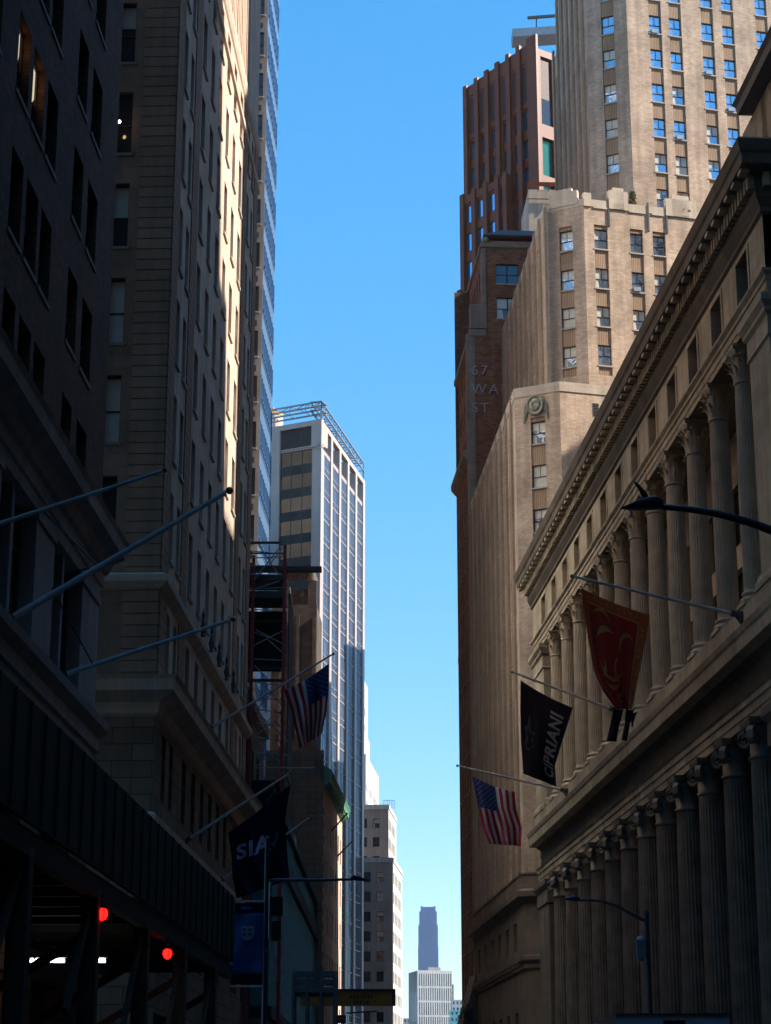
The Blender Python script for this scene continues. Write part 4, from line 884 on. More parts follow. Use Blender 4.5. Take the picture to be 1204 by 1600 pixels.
# pale stepped building and grey office block beyond the white tower
sb = Bld('pale_stepped_building', (-4.5,430,0), 'pale stepped building in full sun just right of the white tower', bl=0)
for pw, ps, ytop, Y, ln in ((568.5,575,1062,452,16),(567,578,1140,446,20),(572,592,1178,438,26)):
    c0 = at(pw,1200,Y); c0.z = 0; zt_ = at(pw,ytop,Y).z
    u = 0
    while pix(c0+dirv(5)*u+Vector((0,0,zt_)))[0] < ps and u < 60: u += .2
    wl0 = c0-dirv(95)*14
    sb.facade(wl0, 95, 14, 0, zt_, [(14-3.4*k-2.2,14-3.4*k-.9) for k in range(4)][::-1], rows_(zt_-60,3.7,15,1.8), rev=.3, mat=0, style='sashl')
    sb.facade(c0, 5, max(u,3), 0, zt_, [(1+3.2*k,2.3+3.2*k) for k in range(int(u/3.2))], rows_(zt_-60,3.7,15,1.8), rev=.4, mat=0, style='sashl')
    e = c0+dirv(5)*max(u,3); f = wl0+dirv(5)*max(u,3); sb.mb('roof').poly([wl0,c0,e,f], zt_-.1); sb.mb('wall').face([(e.x,e.y,0),(f.x,f.y,0),(f.x,f.y,zt_),(e.x,e.y,zt_)])
sb.finish({'wall': M['cream'], 'roof': M['roof']})
gb = Bld('grey_office_block', (1.3,385,0), 'grey office block with sunlit side and square windows, right of the blue glass tower face', bl=.2)
for pw, ps, ytop, Y, wd in ((606,618,1262,396,16),(613,627,1345,384,13)):
    c0 = at(pw,1400,Y); c0.z = 0; zt_ = at(pw,ytop,Y).z; u = 0
    while pix(c0+dirv(5)*u+Vector((0,0,zt_)))[0] < ps and u < 60: u += .2
    wl0 = c0-dirv(95)*wd; n_ = 16
    gb.facade(wl0, 95, wd, 0, zt_, [(wd-1.6-2.5*k-1.35, wd-1.6-2.5*k) for k in range(6) if wd-1.6-2.5*k > 1.6][::-1], [(zt_-2.1-3.72*k-1.9, zt_-2.1-3.72*k) for k in range(n_) if zt_-4.4-3.72*k > .5], rev=.35, mat=0, style='sashl')
    gb.facade(c0, 5, u, 0, zt_, [(.9+3.4*k,2.6+3.4*k) for k in range(int(u/3.4))], [(zt_-2.1-3.72*k-1.9, zt_-2.1-3.72*k) for k in range(n_) if zt_-4.4-3.72*k > .5], rev=.25, mat=1, style='sashl')
    e = c0+dirv(5)*u; f = wl0+dirv(5)*u; gb.mb('roof').poly([wl0,c0,e,f], zt_-.1); gb.mb('wall').face([(e.x,e.y,0),(f.x,f.y,0),(f.x,f.y,zt_),(e.x,e.y,zt_)])
    gb.new('parapet').sweep([wl0,c0,e,f], [(0,zt_-.3),(.15,zt_-.25),(.15,zt_+.6),(-.2,zt_+.6)])
p = at(600,1256,398)
for k in range(7): gb.mb('railing').bar((p.x-.1+k*.35,398,p.z-1),(p.x-.1+k*.35,398,p.z+.7), .07,.07)
gb.mb('railing').bar((p.x-.1,398,p.z+.7),(p.x+2.0,398,p.z+.7), .07,.07)
gb.finish({'wall': [M['grey'], M['cream']], 'roof': M['roof'], 'parapet': M['cream'], 'railing': M['steel']})

# far across the river
fb = Bld('ribbed_office_block', (15.5,1300,0), 'distant pale office block with close white ribs, below the far blue tower', bl=0)
xa, xb = at(640,1560,1300).x, at(703,1560,1300).x; zt_ = at(670,1517,1300).z; w_ = (xb-xa-1.2)/15
rws = []; z = zt_-2.0
for g_ in range(8): rws.append((z-7.8, z)); z -= 8.9
fb.facade((xa+4.5,1294,0), 77, xb-xa-3, 0, zt_, [(1.0+k*w_*.9, 1.0+k*w_*.9+w_*.42) for k in range(15)], rws, rev=.6, mat=0, style='dark')
fb.mb('wall').fbox((xa+4.5,1294,0), dirv(77), 0, xb-xa-3, 1.2, 24, 0, zt_-.2); fb.mb('wall').fbox((xa+4.5,1294,0), dirv(77), .0, .4, .01, 24, 0, zt_-.2)
fb.mb('wall').fbox((xa+4.5,1294,0), dirv(77), xb-xa-3.4, xb-xa-3, .01, 24, 0, zt_-.2)
fb.mb('roof_plant').fbox((xa+4.5,1294,0), dirv(77), 8, 16, 3, 10, zt_-.2, zt_+2.2)
fb.finish({'wall': M['cream'], 'roof_plant': M['grey']})
ft = Bld('distant_skyscraper', (62,3000,0), 'slender blue grey skyscraper far away at the end of the street', bl=0)
for x0, x1, yt, y0, dp in ((654.5,682,1424,3000,26),(653,683.5,1445,2996,34),(652.5,684,1478,2992,42)):
    a, c = at(x0,1500,y0).x, at(x1,1500,y0).x; z1 = at(668,yt,y0).z
    n_ = 9; ft.mb('shaft').fbox((a,y0,0), dirv(90), 0, c-a, 0, dp, 0, z1)
    for k in range(n_): ft.mb('rib').fbox((a,y0,0), dirv(90), (c-a)*(k+.25)/n_, (c-a)*(k+.36)/n_, -.6, 0, 0, z1)
a, c = at(654.5,1500,3000).x, at(682,1500,3000).x; z1 = at(668,1424,3000).z
ft.mb('crown').box(((a+c)/2,3012,z1+3), (c-a-7,16,8)); ft.mb('crown').box((a+3.2,3004,z1+3.5), (2.6,4,9)); ft.mb('crown').box((c-3.2,3004,z1+3.5), (2.6,4,9))
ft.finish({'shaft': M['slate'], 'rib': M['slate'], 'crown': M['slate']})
for i, (x0, x1, yt, Y, mt, lb_) in enumerate(((702,708,1538,1350,'grey','narrow grey slab block just right of the far ribbed block'),(705,722,1562,1250,'cream','small pale block low at the end of the street'),(702,722,1578,1200,'teal','low teal glass block at the foot of the far view'),(629,641,1591,1500,'grey','low blue grey block left of the far ribbed block'))):
    a, c = at(x0,1560,Y).x, at(x1,1560,Y).x; z1 = at(x0,yt,Y).z
    fbk = Bld('distant_block', (a,Y,0), lb_, bl=0); n_ = max(2, int((c-a)/2.2))
    fbk.facade((a,Y,0), 90, c-a, 0, z1, [((c-a)*(k+.25)/n_, (c-a)*(k+.75)/n_) for k in range(n_)], [(z1-2.8-3.6*k, z1-1.0-3.6*k) for k in range(7) if z1-2.8-3.6*k > .3], rev=.3, style='dark')
    fbk.mb('wall').fbox((a,Y,0), dirv(90), 0, c-a, .6, 15, 0, z1-.02)
    fbk.finish(M[mt])

# ------------------------------------------------------------------ the rest of the canyon: unseen buildings round about, added and sized to block sun and sky
def block(name, pts, z, label, mat, pitch=3.6, fl=4.0, limit=0, ww=1.4):
    b_ = Bld(name, Vector((pts[0][0],pts[0][1],0)), label, bl=.2)
    for i in range(len(pts)):
        a, c = Vector((pts[i][0],pts[i][1],0)), Vector((pts[(i+1)%len(pts)][0],pts[(i+1)%len(pts)][1],0)); az_, L_ = span(a, c)
        n_ = max(1, int((L_-2)/pitch)); o_ = (L_-n_*pitch)/2
        b_.facade(a, az_, L_, 0, z, [(o_+pitch*k+(pitch-ww)/2, o_+pitch*k+(pitch+ww)/2) for k in range(n_)], rows_(1.2,fl,int((z-3)/fl),2.3), rev=.25, style='sashd')
    b_.mb('roof').poly(pts, z-.3); b_.new('cornice').sweep(pts, [(0,z-1),(.3,z-.8),(.6,z-.2),(.6,z+.5),(-.3,z+.5)])
    b_.finish({'wall': M[mat], 'roof': M['roof'], 'cornice': M[mat]}, limit=12); return b_
def rbp(t0, t1, s0, s1): return [RS(t1,s0), RS(t0,s0), RS(t0,s1), RS(t1,s1)]
block('unseen_corner_block', rbp(12,61,0,30), 125, 'unseen limestone office building right of the photographer, sized to shade the street', 'base1')
block('unseen_street_block', rbp(-88,11,-1,30), 125, 'unseen brown office building behind the photographer on the right, sized to shade the street', 'brownbrick')
block('unseen_end_block', [(-30,-128),(45,-128),(45,-96),(-30,-96)], 115, 'unseen building added behind the photographer to close off sky light', 'gothic')
block('unseen_shade_tower', [(66,30),(96,30),(96,77.8),(66,77.8)], 122, 'unseen tall tower added south of the bank to block the sun', 'grey')  # from here, sun blockers shaping the bright strip on the limestone front
block('unseen_second_shade_tower', [(66,89.2),(80,89.2),(80,104),(66,104)], 122, 'second unseen tower added south of the bank to block the sun', 'tan_stone')
block('unseen_middle_shade_block', [(66,78.1),(90,78.1),(90,83.4),(66,83.4)], 97, 'unseen narrow block between the two added towers, its height shaping the sunlit strip', 'tan')
block('unseen_low_shade_block', [(66,83.6),(90,83.6),(90,89.0),(66,89.0)], 86.5, 'unseen lower block between the two added towers, its height shaping the sunlit strip', 'brownbrick')
block('unseen_broad_shade_block', [(66,104.3),(100,104.3),(100,137),(66,137)], 104, 'unseen broad block added beyond the second tower to shade the left side', 'base1')
block('unseen_side_shade_block', [(78,140),(112,140),(112,153),(78,153)], 102, 'unseen building added to shade the base of the tan tower', 'brownbrick')
block('unseen_rear_shade_block', rbp(197.3,204,1.4,30), 48, 'unseen building added behind the brown brick tower to narrow the sunlit gap', 'brownbrick')  # from here, unseen blockers placed for the shade on the far left side
block('unseen_far_shade_block', [(14,216),(60,216),(60,298),(14,298)], 62, 'unseen lower building added behind the brown tower to shade the teal front', 'grey')
block('unseen_far_shade_tower', [(19,300),(60,300),(60,347),(19,347)], 98, 'unseen tower added behind the brown tower to shade the white tower', 'grey')
block('unseen_far_shade_step', [(19,347.3),(60,347.3),(60,358),(19,358)], 84, 'unseen block between two added towers, stepping the shadow on the white tower', 'brownbrick')
block('unseen_farthest_shade_tower', [(19,358.3),(60,358.3),(60,377),(19,377)], 106, 'unseen farther tower added to shade the white tower', 'tan_stone')

gl = Bld('unseen_bounce_tower', (-8.3,106,0), 'unseen mirror glass tower added behind the limestone building to bounce sun onto the bank', bl=0)
ga, gb_ = Vector((-8.3,106,0)), Vector((-11.4,148,0)); az, L = span(ga, gb_)  # unseen reflector tower, added to throw sunlight onto the bank
rnd = random.Random(21)
gl.facade(ga, az, L, 0, 120, [(.6+i*4.1, .6+i*4.1+3.5) for i in range(10)], rows_(2.5,4.0,29,3.3), rev=.06, mat=0, style='mirror')
gc, gd = gb_+Vector((-27,0,0)), ga+Vector((-29,0,0))
w_ = gl.mb('wall')
for p, q_ in ((gb_,gc),(gc,gd),(gd,ga)): w_.face([(p.x,p.y,0),(q_.x,q_.y,0),(q_.x,q_.y,120),(p.x,p.y,120)])
w_.poly([ga,gb_,gc,gd],120); gl.finish(M['grey'], limit=60)
# glowing quads put in as bright reflections, two panes of the nearest left building
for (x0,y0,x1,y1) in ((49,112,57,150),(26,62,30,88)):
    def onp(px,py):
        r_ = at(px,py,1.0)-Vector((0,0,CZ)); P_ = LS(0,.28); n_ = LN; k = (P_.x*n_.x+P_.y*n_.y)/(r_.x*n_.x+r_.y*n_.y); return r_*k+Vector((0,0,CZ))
    a, c = onp(x0,y0), onp(x1,y1); b2 = MB(); b2.face([(a.x,a.y,a.z),(c.x,c.y,a.z+.75),(c.x,c.y,c.z),(a.x,a.y,c.z-.75)]); b2.build('glow_reflection', M['glowrefl'], nb.root)

block('unseen_left_shade_block', [(-60,326),(-60,163),(-11.2,163),(-20.8,326)], 105, 'unseen brown block added behind the left glass tower to cut light on the tan tower', 'base1')  # unseen, added to cut sky light on the tan tower
# ------------------------------------------------------------------ sidewalk shed on the left
sh = thing('sidewalk_shed', LS(20, -4, 0), 'dark green boarded sidewalk shed on posts along the left pavement', 'shed')
b2 = MB(); lb(b2, -30, 63.4, -4.06, -3.98, 6.42, 8.4)
for k in range(78): lb(b2, -30+k*1.2, -29.96+k*1.2, -4.1, -4.05, 6.45, 8.38)
lb(b2, 63.32, 63.4, -3.97, -.1, 6.42, 8.4); b2.build('parapet', M['shed'], sh)
b2 = MB(); lb(b2, -30, 63.3, -3.9, -.1, 6.3, 6.4)
for k in range(47): lb(b2, -29+k*2, -28.85+k*2, -3.9, -.1, 6.08, 6.295)
lb(b2, -30, 63.3, -4.02, -3.8, 5.9, 6.29, 0); lb(b2, -30, 63.3, -.4, -.2, 5.9, 6.07); b2.build('deck', M['shed'], sh)
for k in range(15):
    t = 59.3-6.5*k
    for s_ in (-3.85, -.6):
        if s_ > -1: continue
        b2 = MB(); w_ = .17 if s_ < -1 else .09
        lb(b2, t-w_, t+w_, s_-w_, s_+w_, .13, 6.08); b2.build('post', M['timber'], sh)
    if k < 9:
        b2 = MB(); b2.bar(LS(t,-3.85,5.9), LS(t-2.2,-3.85,3.6), .1, .2); b2.bar(LS(t,-3.8,5.2), LS(t,-1.6,3.9), .09, .18); b2.build('brace', M['timber'], sh)
def redlamp(px, py, Y, label):
    c = at(px, py, Y); t = thing('warning_lamp', c, label, 'warning light', 'red lamps under the shed')
    b2 = MB(); b2.lathe((c.x,c.y,c.z-.12), [(.02,0),(.085,.04),(.11,.12),(.10,.2),(.06,.24)], 14); b2.build('lens', M['red'], t)
    b2 = MB(); b2.lathe((c.x,c.y,c.z+.12), [(.09,0),(.09,.1),(.03,.14),(.02,.3)], 12)
    for k in range(4): a = k*math.pi/2+.4; b2.tube([(c.x+.125*math.cos(a),c.y+.125*math.sin(a),c.z+.14),(c.x+.14*math.cos(a),c.y+.14*math.sin(a),c.z),(c.x+.02*math.cos(a),c.y+.02*math.sin(a),c.z-.15)], .008, 4)
    b2.build('housing', M['black'], t)
redlamp(160, 1429, 40.2, 'left and nearer of the two glowing red lamps under the dark shed')
redlamp(262, 1491, 49.2, 'right and farther of the two glowing red lamps under the dark shed')
for i, (x0, x1, Y, lab) in enumerate(((56,101,48,'longest lit white tube light under the shed'),(153,165,48,'short lit end of a tube light, right of the longest one under the shed'),(48,53,48,'small lit tip of a tube light at the left edge under the shed'))):
    a, c = at(x0,1501,Y), at(x1,1501,Y); t = thing('tube_light', a, lab, 'light', 'tube lights under the shed')
    b2 = MB(); b2.tube([a, c], .045, 10); b2.build('tube', M['tube'], t)
    b2 = MB(); b2.bar(a+Vector((-.05,0,.1)), c+Vector((.05,0,.1)), .12, .07); b2.build('fitting', M['galv'], t)

# ------------------------------------------------------------------ flagpoles and flags
def flagpole(base, tip, Yb, Yt, r, mat, label, group, ball='brass', stay=None):
    A, B = at(*base, Yb), at(*tip, Yt); t = thing('flagpole', A, label, 'flagpole', group)
    b2 = MB(); n = 6; b2.tube([A.lerp(B, k/n) for k in range(n+1)], [r*(1-.35*k/n) for k in range(n+1)], 12); b2.build('pole', M[mat], t)
    d = (B-A).normalized(); b2 = MB(); c = B+d*r*1.2; rr = r*1.05; rows = []
    for i in range(7):
        ph = math.pi*i/6; rows.append([c + Vector((math.sin(ph)*math.cos(a), math.sin(ph)*math.sin(a), math.cos(ph)))*rr for a in (2*math.pi*k/10 for k in range(10))])
    b2.grid(rows, 0, True, True); b2.build('finial', M[ball], t)
    b2 = MB(); b2.bar(A-d*.45, A+d*.25, r*2.6, r*2.6); b2.bar(A-d*.3-Vector((0,0,.5)), A+d*.1, r*1.2, r*1.2); b2.bar(A-d*.3-Vector((0,0,.5)), A-d*.3-Vector((0,0,-.2)), r*3, r*1.2); b2.build('bracket', M['steel'], t)
    if stay:
        b2 = MB()
        for s_ in stay: b2.tube([A.lerp(B, s_[0]), s_[1]], .022, 5)
        b2.build('stay_wire', M['black'], t)
    return A, B
GL, GR = 'bare poles on the left buildings', 'poles along the bank front'
flagpole((-60,838), (253,736), 43.1, 43.3, .062, 'pole', 'highest bare grey flagpole at left, crossing the stone cornice', GL)
flagpole((8,972), (353,770), 47.8, 48.1, .095, 'pole', 'longest bare grey flagpole on the left, with guy wires to the cornice', GL, stay=[(.42, LS(55.2,-.1,16.9)), (.42, LS(50.5,-.1,17.3))])
flagpole((92,1057), (360,969), 54.6, 54.8, .075, 'pole', 'lowest bare grey flagpole of the nearest left building', GL, stay=[(.2, LS(52.2,-.1,15.6))])
flagpole((325,1140), (519,1023), 87.5, 87.7, .065, 'poler', 'flagpole on the left carrying the striped national flag', GL)
flagpole((290,1315), (452,1209), 81.3, 81.5, .07, 'poler', 'flagpole on the left carrying the navy flag', GL)
flagpole((342,1378), (485,1278), 92.8, 93.0, .075, 'poler', 'flagpole partly behind the navy flag, its tip showing at right', GL)
flagpole((490,1330), (541,1273), 200, 200.2, .11, 'steel', 'far dark flagpole, upper of the two by the copper cornice building', GL, ball='steel')
flagpole((500,1366), (549,1316), 208, 208.2, .11, 'steel', 'far dark flagpole, lower of the two by the copper cornice building', GL, ball='steel')
flagpole((1150,960), (896,901), 81.5, 81.4, .085, 'poler', 'grey flagpole on the bank above the crimson banner', GR)
flagpole((958,1109), (802,1051), 109.5, 109.4, .085, 'poler', 'flagpole on the bank carrying the dark plum flag', GR)
flagpole((880,1235), (716,1197), 127.9, 127.8, .085, 'poler', 'farthest flagpole on the bank, carrying the striped national flag', GR)

def interp(pl, v):
    n = len(pl)-1; x = min(max(v, 0), .9999)*n; i = int(x); f = x-i
    return pl[i][0]+(pl[i+1][0]-pl[i][0])*f, pl[i][1]+(pl[i+1][1]-pl[i][1])*f
class Flag:
    def __init__(s, name, label, Y, left, right, amp, kf, ph=0, cat='flag', group=None, shear=0, amp0=.12):
        s.L, s.R_, s.Y, s.amp, s.kf, s.ph, s.sh, s.a0 = left, right, Y, amp, kf, ph, shear, amp0
        s.root = thing(name, s.pos(0, 0), label, cat, group)
    def pos(s, u, v, off=0):
        a, c = interp(s.L, v), interp(s.R_, v); x = a[0]+(c[0]-a[0])*u; y = a[1]+(c[1]-a[1])*u
        y += 3*math.sin(math.pi*u)*(1-v)
        w_ = s.amp*1.35*(s.a0+v)*(math.sin(2*math.pi*(s.kf*u+.35*v)+s.ph)+.35*math.sin(2*math.pi*(s.kf*2.3*u-.8*v)+1.3*s.ph))
        p = at(x, y, s.Y+w_+off); return p
    def cloth(s, nu, nv, matf, mats, name='cloth', u0=0, u1=1, v0=0, v1=1):
        b = MB(); rows = [[s.pos(u0+(u1-u0)*j/nu, v0+(v1-v0)*i/nv) for j in range(nu+1)] for i in range(nv+1)]
        b.grid(rows, lambda i, j: matf((j+.5)/nu, (i+.5)/nv), True)
        o = b.build(name, [M[m] for m in mats], s.root); md = o.modifiers.new('thick', 'SOLIDIFY'); md.thickness = .012; md.offset = 0; return o
    def decal(s, polys, mat, name, off=.035, both=False):
        b = MB()
        for sg in ((-1, 1) if both else (-1,)):
            for pl in polys: b.face([s.pos(u, v, sg*off) for u, v in pl])
        return b.build(name, M[mat], s.root)
    def text(s, txt, mat, name, O, ux, uy, size=1.0, off=.035, bold=.012):
        me = textmesh(txt, 1.0, 1.1, 0, 1, bold=bold); base = parent_world(s.root)
        for v in me.vertices: u_, v_ = O[0]+ux[0]*v.co.x*size+uy[0]*v.co.y*size, O[1]+ux[1]*v.co.x*size+uy[1]*v.co.y*size; v.co = s.pos(u_, v_, -off) - base
        me.materials.append(M[mat]); o = bpy.data.objects.new(name, me); col.objects.link(o); o.parent = s.root; return o
def star(cu_, cv, ru, rv, rot=0): return [(cu_+ru*(1 if k % 2 == 0 else .42)*math.sin(rot+k*math.pi/5), cv+rv*(1 if k % 2 == 0 else .42)*math.cos(rot+k*math.pi/5)) for k in range(10)]
def national(name, label, Y, L, R_, amp, kf, ph, canton_left, cv=.42):
    f = Flag(name, label, Y, L, R_, amp, kf, ph, group='striped national flags')
    def mf(u, v):
        h = u if canton_left else 1-u
        if h < 7/13 and v < cv: return 2
        return 0 if int(h*13) % 2 == 0 else 1
    f.cloth(52, 60, mf, ['fred','fwhite','fblue'])
    st = []
    for r in range(9):
        for c_ in range(6 if r % 2 == 0 else 5):
            h = (r+1)/10*(7/13); v = cv*((c_*2+1+(r % 2))/12); u = h if canton_left else 1-h
            st.append(star(u, v, .016, .0125))
    f.decal(st, 'fwhite', 'stars'); return f
national('national_flag', 'striped national flag hanging in shade in front of the white tower, on the left', 87.6, [(444,1079),(455,1110),(462,1140),(470,1169)], [(514,1037),(514,1075),(511,1110),(503,1147)], .5, 1.6, .6, False)
national('national_flag', 'striped national flag hanging from the farthest pole of the bank, on the right', 127.85, [(737,1213),(744,1250),(752,1290),(763,1318)], [(803,1237),(805,1265),(814,1292),(813,1322)], .45, 1.9, 2.2, True)
f = Flag('plum_flag', 'dark plum flag with grey lettering hanging from the middle pole of the bank', 109.45, [(812,1063),(812,1110),(813,1160),(817,1209)], [(894,1106),(880,1150),(866,1196),(868,1229)], .3, 1.1, .5)
f.cloth(40, 48, lambda u, v: 0, ['maroon'])
f.text('CIPRIANI', 'cgrey', 'lettering', (.93,.90), (-.0125,-.176), (-.36,-.01), 1.0, bold=.03)
f.decal([[(.17,.42),(.21,.30),(.24,.40),(.25,.52),(.22,.5)], [(.10,.46),(.18,.44),(.16,.52),(.2,.56),(.18,.64),(.13,.62),(.15,.55)], [(.08,.62),(.12,.66),(.2,.68),(.26,.66),(.25,.69),(.16,.70)],
         [(.30,.47),(.34,.46),(.36,.49),(.31,.50)], [(.28,.54),(.34,.55),(.34,.57),(.29,.57)], [(.33,.61),(.37,.60),(.36,.63)]], 'cdim', 'emblem')
# crimson swallow-tailed banner
f = Flag('crimson_banner', 'crimson and orange banner with gold scrolls and dark ribbons, the nearest bank pole', 81.45,
         [(907,919),(912,955),(918,1000),(926,1045),(940,1078),(961,1107)], [(1014,961),(1008,1000),(1000,1040),(994,1070),(990,1092),(985,1108)], .28, 1.3, 1.1, cat='banner')
f.cloth(60, 70, lambda u, v: 1 if (u > .87 or v < .085 or (u < .09 and v < .8)) else (2 if (.845 < u < .87 or .085 < v < .1) else 0), ['fcrim','fborder','fgold'])
def scroll(c, r, a0, a1, w_, n=14): 
    o = [(c[0]+r*math.cos(a0+(a1-a0)*k/n), c[1]+r*.8*math.sin(a0+(a1-a0)*k/n)) for k in range(n+1)]
    i = [(c[0]+(r-w_*math.sin(math.pi*(k+.6)/(n+1.2)))*math.cos(a0+(a1-a0)*k/n), c[1]+(r-w_*math.sin(math.pi*(k+.6)/(n+1.2)))*.8*math.sin(a0+(a1-a0)*k/n)) for k in range(n+1)]
    return [[o[k], o[k+1], i[k+1], i[k]] for k in range(n)]
sc_ = []
for a in (((.42,.47),.24,.3,2.9,.07),((.35,.36),.17,3.3,5.4,.06),((.62,.52),.14,1.4,4.4,.05),((.4,.6),.2,.2,2.6,.07),((.52,.7),.17,-.4,2.2,.06),((.28,.22),.15,3.6,6.0,.03),((.7,.3),.12,2.4,5.6,.05),((.55,.82),.12,.2,2.9,.05),((.22,.55),.1,-1,1.6,.05)): sc_ += scroll(*a)
for k in range(11): sc_ += scroll((.93,.12+k*.08), .035, .3+(k%2)*2.5, 3.6+(k%2)*2.5, .02, 6)
for k in range(9): sc_ += scroll((.1+k*.09,.045), .022, .3+(k%2)*2.5, 4.6+(k%2)*2.5, .014, 6)
f.decal(sc_, 'fgold', 'gold_scrolls')
for L_, R2 in (([(958,1106),(952,1135),(947,1158)],[(973,1107),(966,1135),(962,1159)]), ([(977,1106),(975,1132),(970,1156)],[(990,1108),(983,1130),(979,1158)]), ([(984,1110),(985,1122),(986,1136)],[(994,1112),(990,1124),(988,1136)])):
    g = Flag.__new__(Flag); g.L, g.R_, g.Y, g.amp, g.kf, g.ph, g.sh, g.a0 = L_, R2, 81.35, .08, 1, .4, 0, .5; g.root = f.root
    b = MB(); b.grid([[g.pos(j/6, i/14) for j in range(7)] for i in range(15)], 0, True); o = b.build('ribbon', M['fdark'], f.root); md = o.modifiers.new('thick','SOLIDIFY'); md.thickness = .012
# navy flag
f = Flag('navy_flag', 'navy flag with lilac letters and a teal slash, hanging at the left', 81.4, [(357,1301),(362,1335),(364,1370),(370,1404)], [(455,1224),(446,1280),(449,1330),(453,1374)], .35, 1.2, .2)
f.cloth(44, 48, lambda u, v: 0, ['navy'])
def pxuv(px, py):          # flag coordinates of a pixel, found by search
    best = None
    for i in range(81):
        for j in range(81):
            p = pix(f.pos(i/80, j/80)); d = (p[0]-px)**2+(p[1]-py)**2
            if best is None or d < best[0]: best = (d, i/80, j/80)
    return best[1], best[2]
o0 = pxuv(370,1343); oe = pxuv(427,1327)
s_ = (oe[0]-o0[0])/1.62
f.text('SIA', 'lilac', 'lettering', o0, (s_, (oe[1]-o0[1])/1.62), (.02,-.27), 1.0, bold=.035)
f.decal([[pxuv(*p) for p in ((423,1318),(429,1326),(438,1300),(432,1300))]], 'tealp', 'slash')
o1, o2 = pxuv(375,1383), pxuv(447,1364)
dl = []
for k in range(15):
    a = k/15; q0 = (o1[0]+(o2[0]-o1[0])*a, o1[1]+(o2[1]-o1[1])*a); w_ = .045; dl.append([q0, (q0[0]+w_*.8, q0[1]-.004), (q0[0]+w_*.8, q0[1]-.02-.012*(k % 3)), (q0[0], q0[1]-.017-.012*(k % 3))])
f.decal(dl, 'dim', 'faint_line')

# ------------------------------------------------------------------ street lamps
def lamp(label, head0, head1, arm, Y, pole_x, post_top=None, r=.07, fixture='lamp', group='street lamps'):
    h0, h1 = at(*head0, Y), at(*head1, Y); t = thing('street_lamp', (pole_x, Y, 0), label, 'street lamp', group)
    L_ = (h1-h0).length; d = (h1-h0).normalized(); b2 = MB(); rows = []
    for k, (wd, hh, dz) in enumerate(((.02,.02,0),(.16,.05,.01),(.26,.10,.03),(.30,.15,.05),(.30,.17,.06),(.26,.17,.06),(.12,.12,.04))):
        c = h0+d*L_*k/6; c.z += dz
        rows.append([(c.x, c.y+wd/2*math.copysign(abs(math.cos(a))**.6, math.cos(a)), c.z+hh/2*math.copysign(abs(math.sin(a))**.6, math.sin(a))) for a in (2*math.pi*j/16 for j in range(16))])
    b2.grid(rows, 0, True, True); b2.face(rows[-1]); b2.build('lamp_head', M[fixture], t)
    b2 = MB(); pts = [at(*p, Y) for p in arm]; sm = []
    for i in range(len(pts)-1):
        for k in range(4):
            a, c = pts[i], pts[i+1]; p0 = pts[max(i-1,0)]; p3 = pts[min(i+2,len(pts)-1)]; x = k/4
            sm.append(.5*((2*a)+(c-p0)*x+(2*p0-5*a+4*c-p3)*x*x+(3*a-p0-3*c+p3)*x**3))
    sm.append(pts[-1]); b2.tube(sm, [r*.62+(r*.38)*i/(len(sm)-1) for i in range(len(sm))], 10); b2.build('arm', M[fixture], t)
    zt_ = pts[-1].z if post_top is None else at(arm[-1][0], post_top, Y).z
    b2 = MB(); b2.tube([(pole_x,Y,.13),(pole_x,Y,1.2),(pole_x,Y,zt_)], [.14,.105,.075], 12); b2.lathe((pole_x,Y,.13), [(.22,0),(.22,.5),(.15,.75)], 12); b2.build('pole', M[fixture], t)
    b2 = MB(); b2.lathe((pole_x,Y,zt_), [(.08,0),(.1,.06),(.05,.16),(0,.2)], 10); b2.build('cap', M[fixture], t)
    return t
x1 = at(1300,875,28).x
lamp('dark street lamp head on a long curved arm, large and near on the right', (968,794), (1035,792), [(1033,792),(1085,797),(1140,808),(1204,829),(1300,875)], 28, x1)
x2 = at(1009,1437,70).x
t2 = lamp('small street lamp on a curved arm in front of the lower columns', (878,1405), (905,1407), [(904,1407),(930,1407),(960,1415),(985,1428),(1009,1440)], 70, x2, post_top=1430, r=.06)
b2 = MB(); c = at(1000,1483,69.8); b2.box(c, (.3,.3,.62)); b2.box(c+Vector((0,0,-.36)), (.2,.2,.12)); b2.bar(c+Vector((.1,0,0)), (x2,70,c.z), .06, .06); b2.build('camera_box', M['galv'], t2)
b2 = MB(); b2.lathe(at(1000,1470,69.8)-Vector((0,0,.02)), [(.17,0),(.19,.05),(.1,.16),(0,.2)], 12); b2.build('box_lid', M['mullw'], t2)
x3 = at(417,1375,65).x
t3 = lamp('street lamp with straight arm reaching right, its post carrying a blue banner', (577,1376), (548,1374), [(549,1374),(500,1375),(460,1375),(425,1376),(417,1382)], 65, x3, post_top=1315, r=.07)
b2 = MB()
for y0, y1, w_ in ((1402,1432,.42),(1440,1470,.3)): a, c = at(430,y0,64.8), at(430,y1,64.8); b2.box(((a.x+.06),64.75,(a.z+c.z)/2), (w_,.3,a.z-c.z))
b2.build('control_box', M['black'], t3)
b2 = MB(); a, c = at(423,1378,64.9), at(427,1465,64.9); b2.tube([a, (a.x,a.y,c.z)], .05, 8); b2.build('conduit', M['galv'], t3)
bn = thing('street_banner', at(415,1408,65), 'blue vertical street banner with a pale crest hanging on the left lamp post', 'banner')
A_, B_ = at(362,1427,65), at(413,1522,65)
b2 = MB(); rows = [[(A_.x+(B_.x-A_.x)*j/10, 65+.04*math.sin(j*.6+i*.25), A_.z+(B_.z-A_.z)*i/20) for j in range(11)] for i in range(21)]; b2.grid(rows, 0, True); o = b2.build('cloth', M['banner'], bn); md = o.modifiers.new('t','SOLIDIFY'); md.thickness = .01
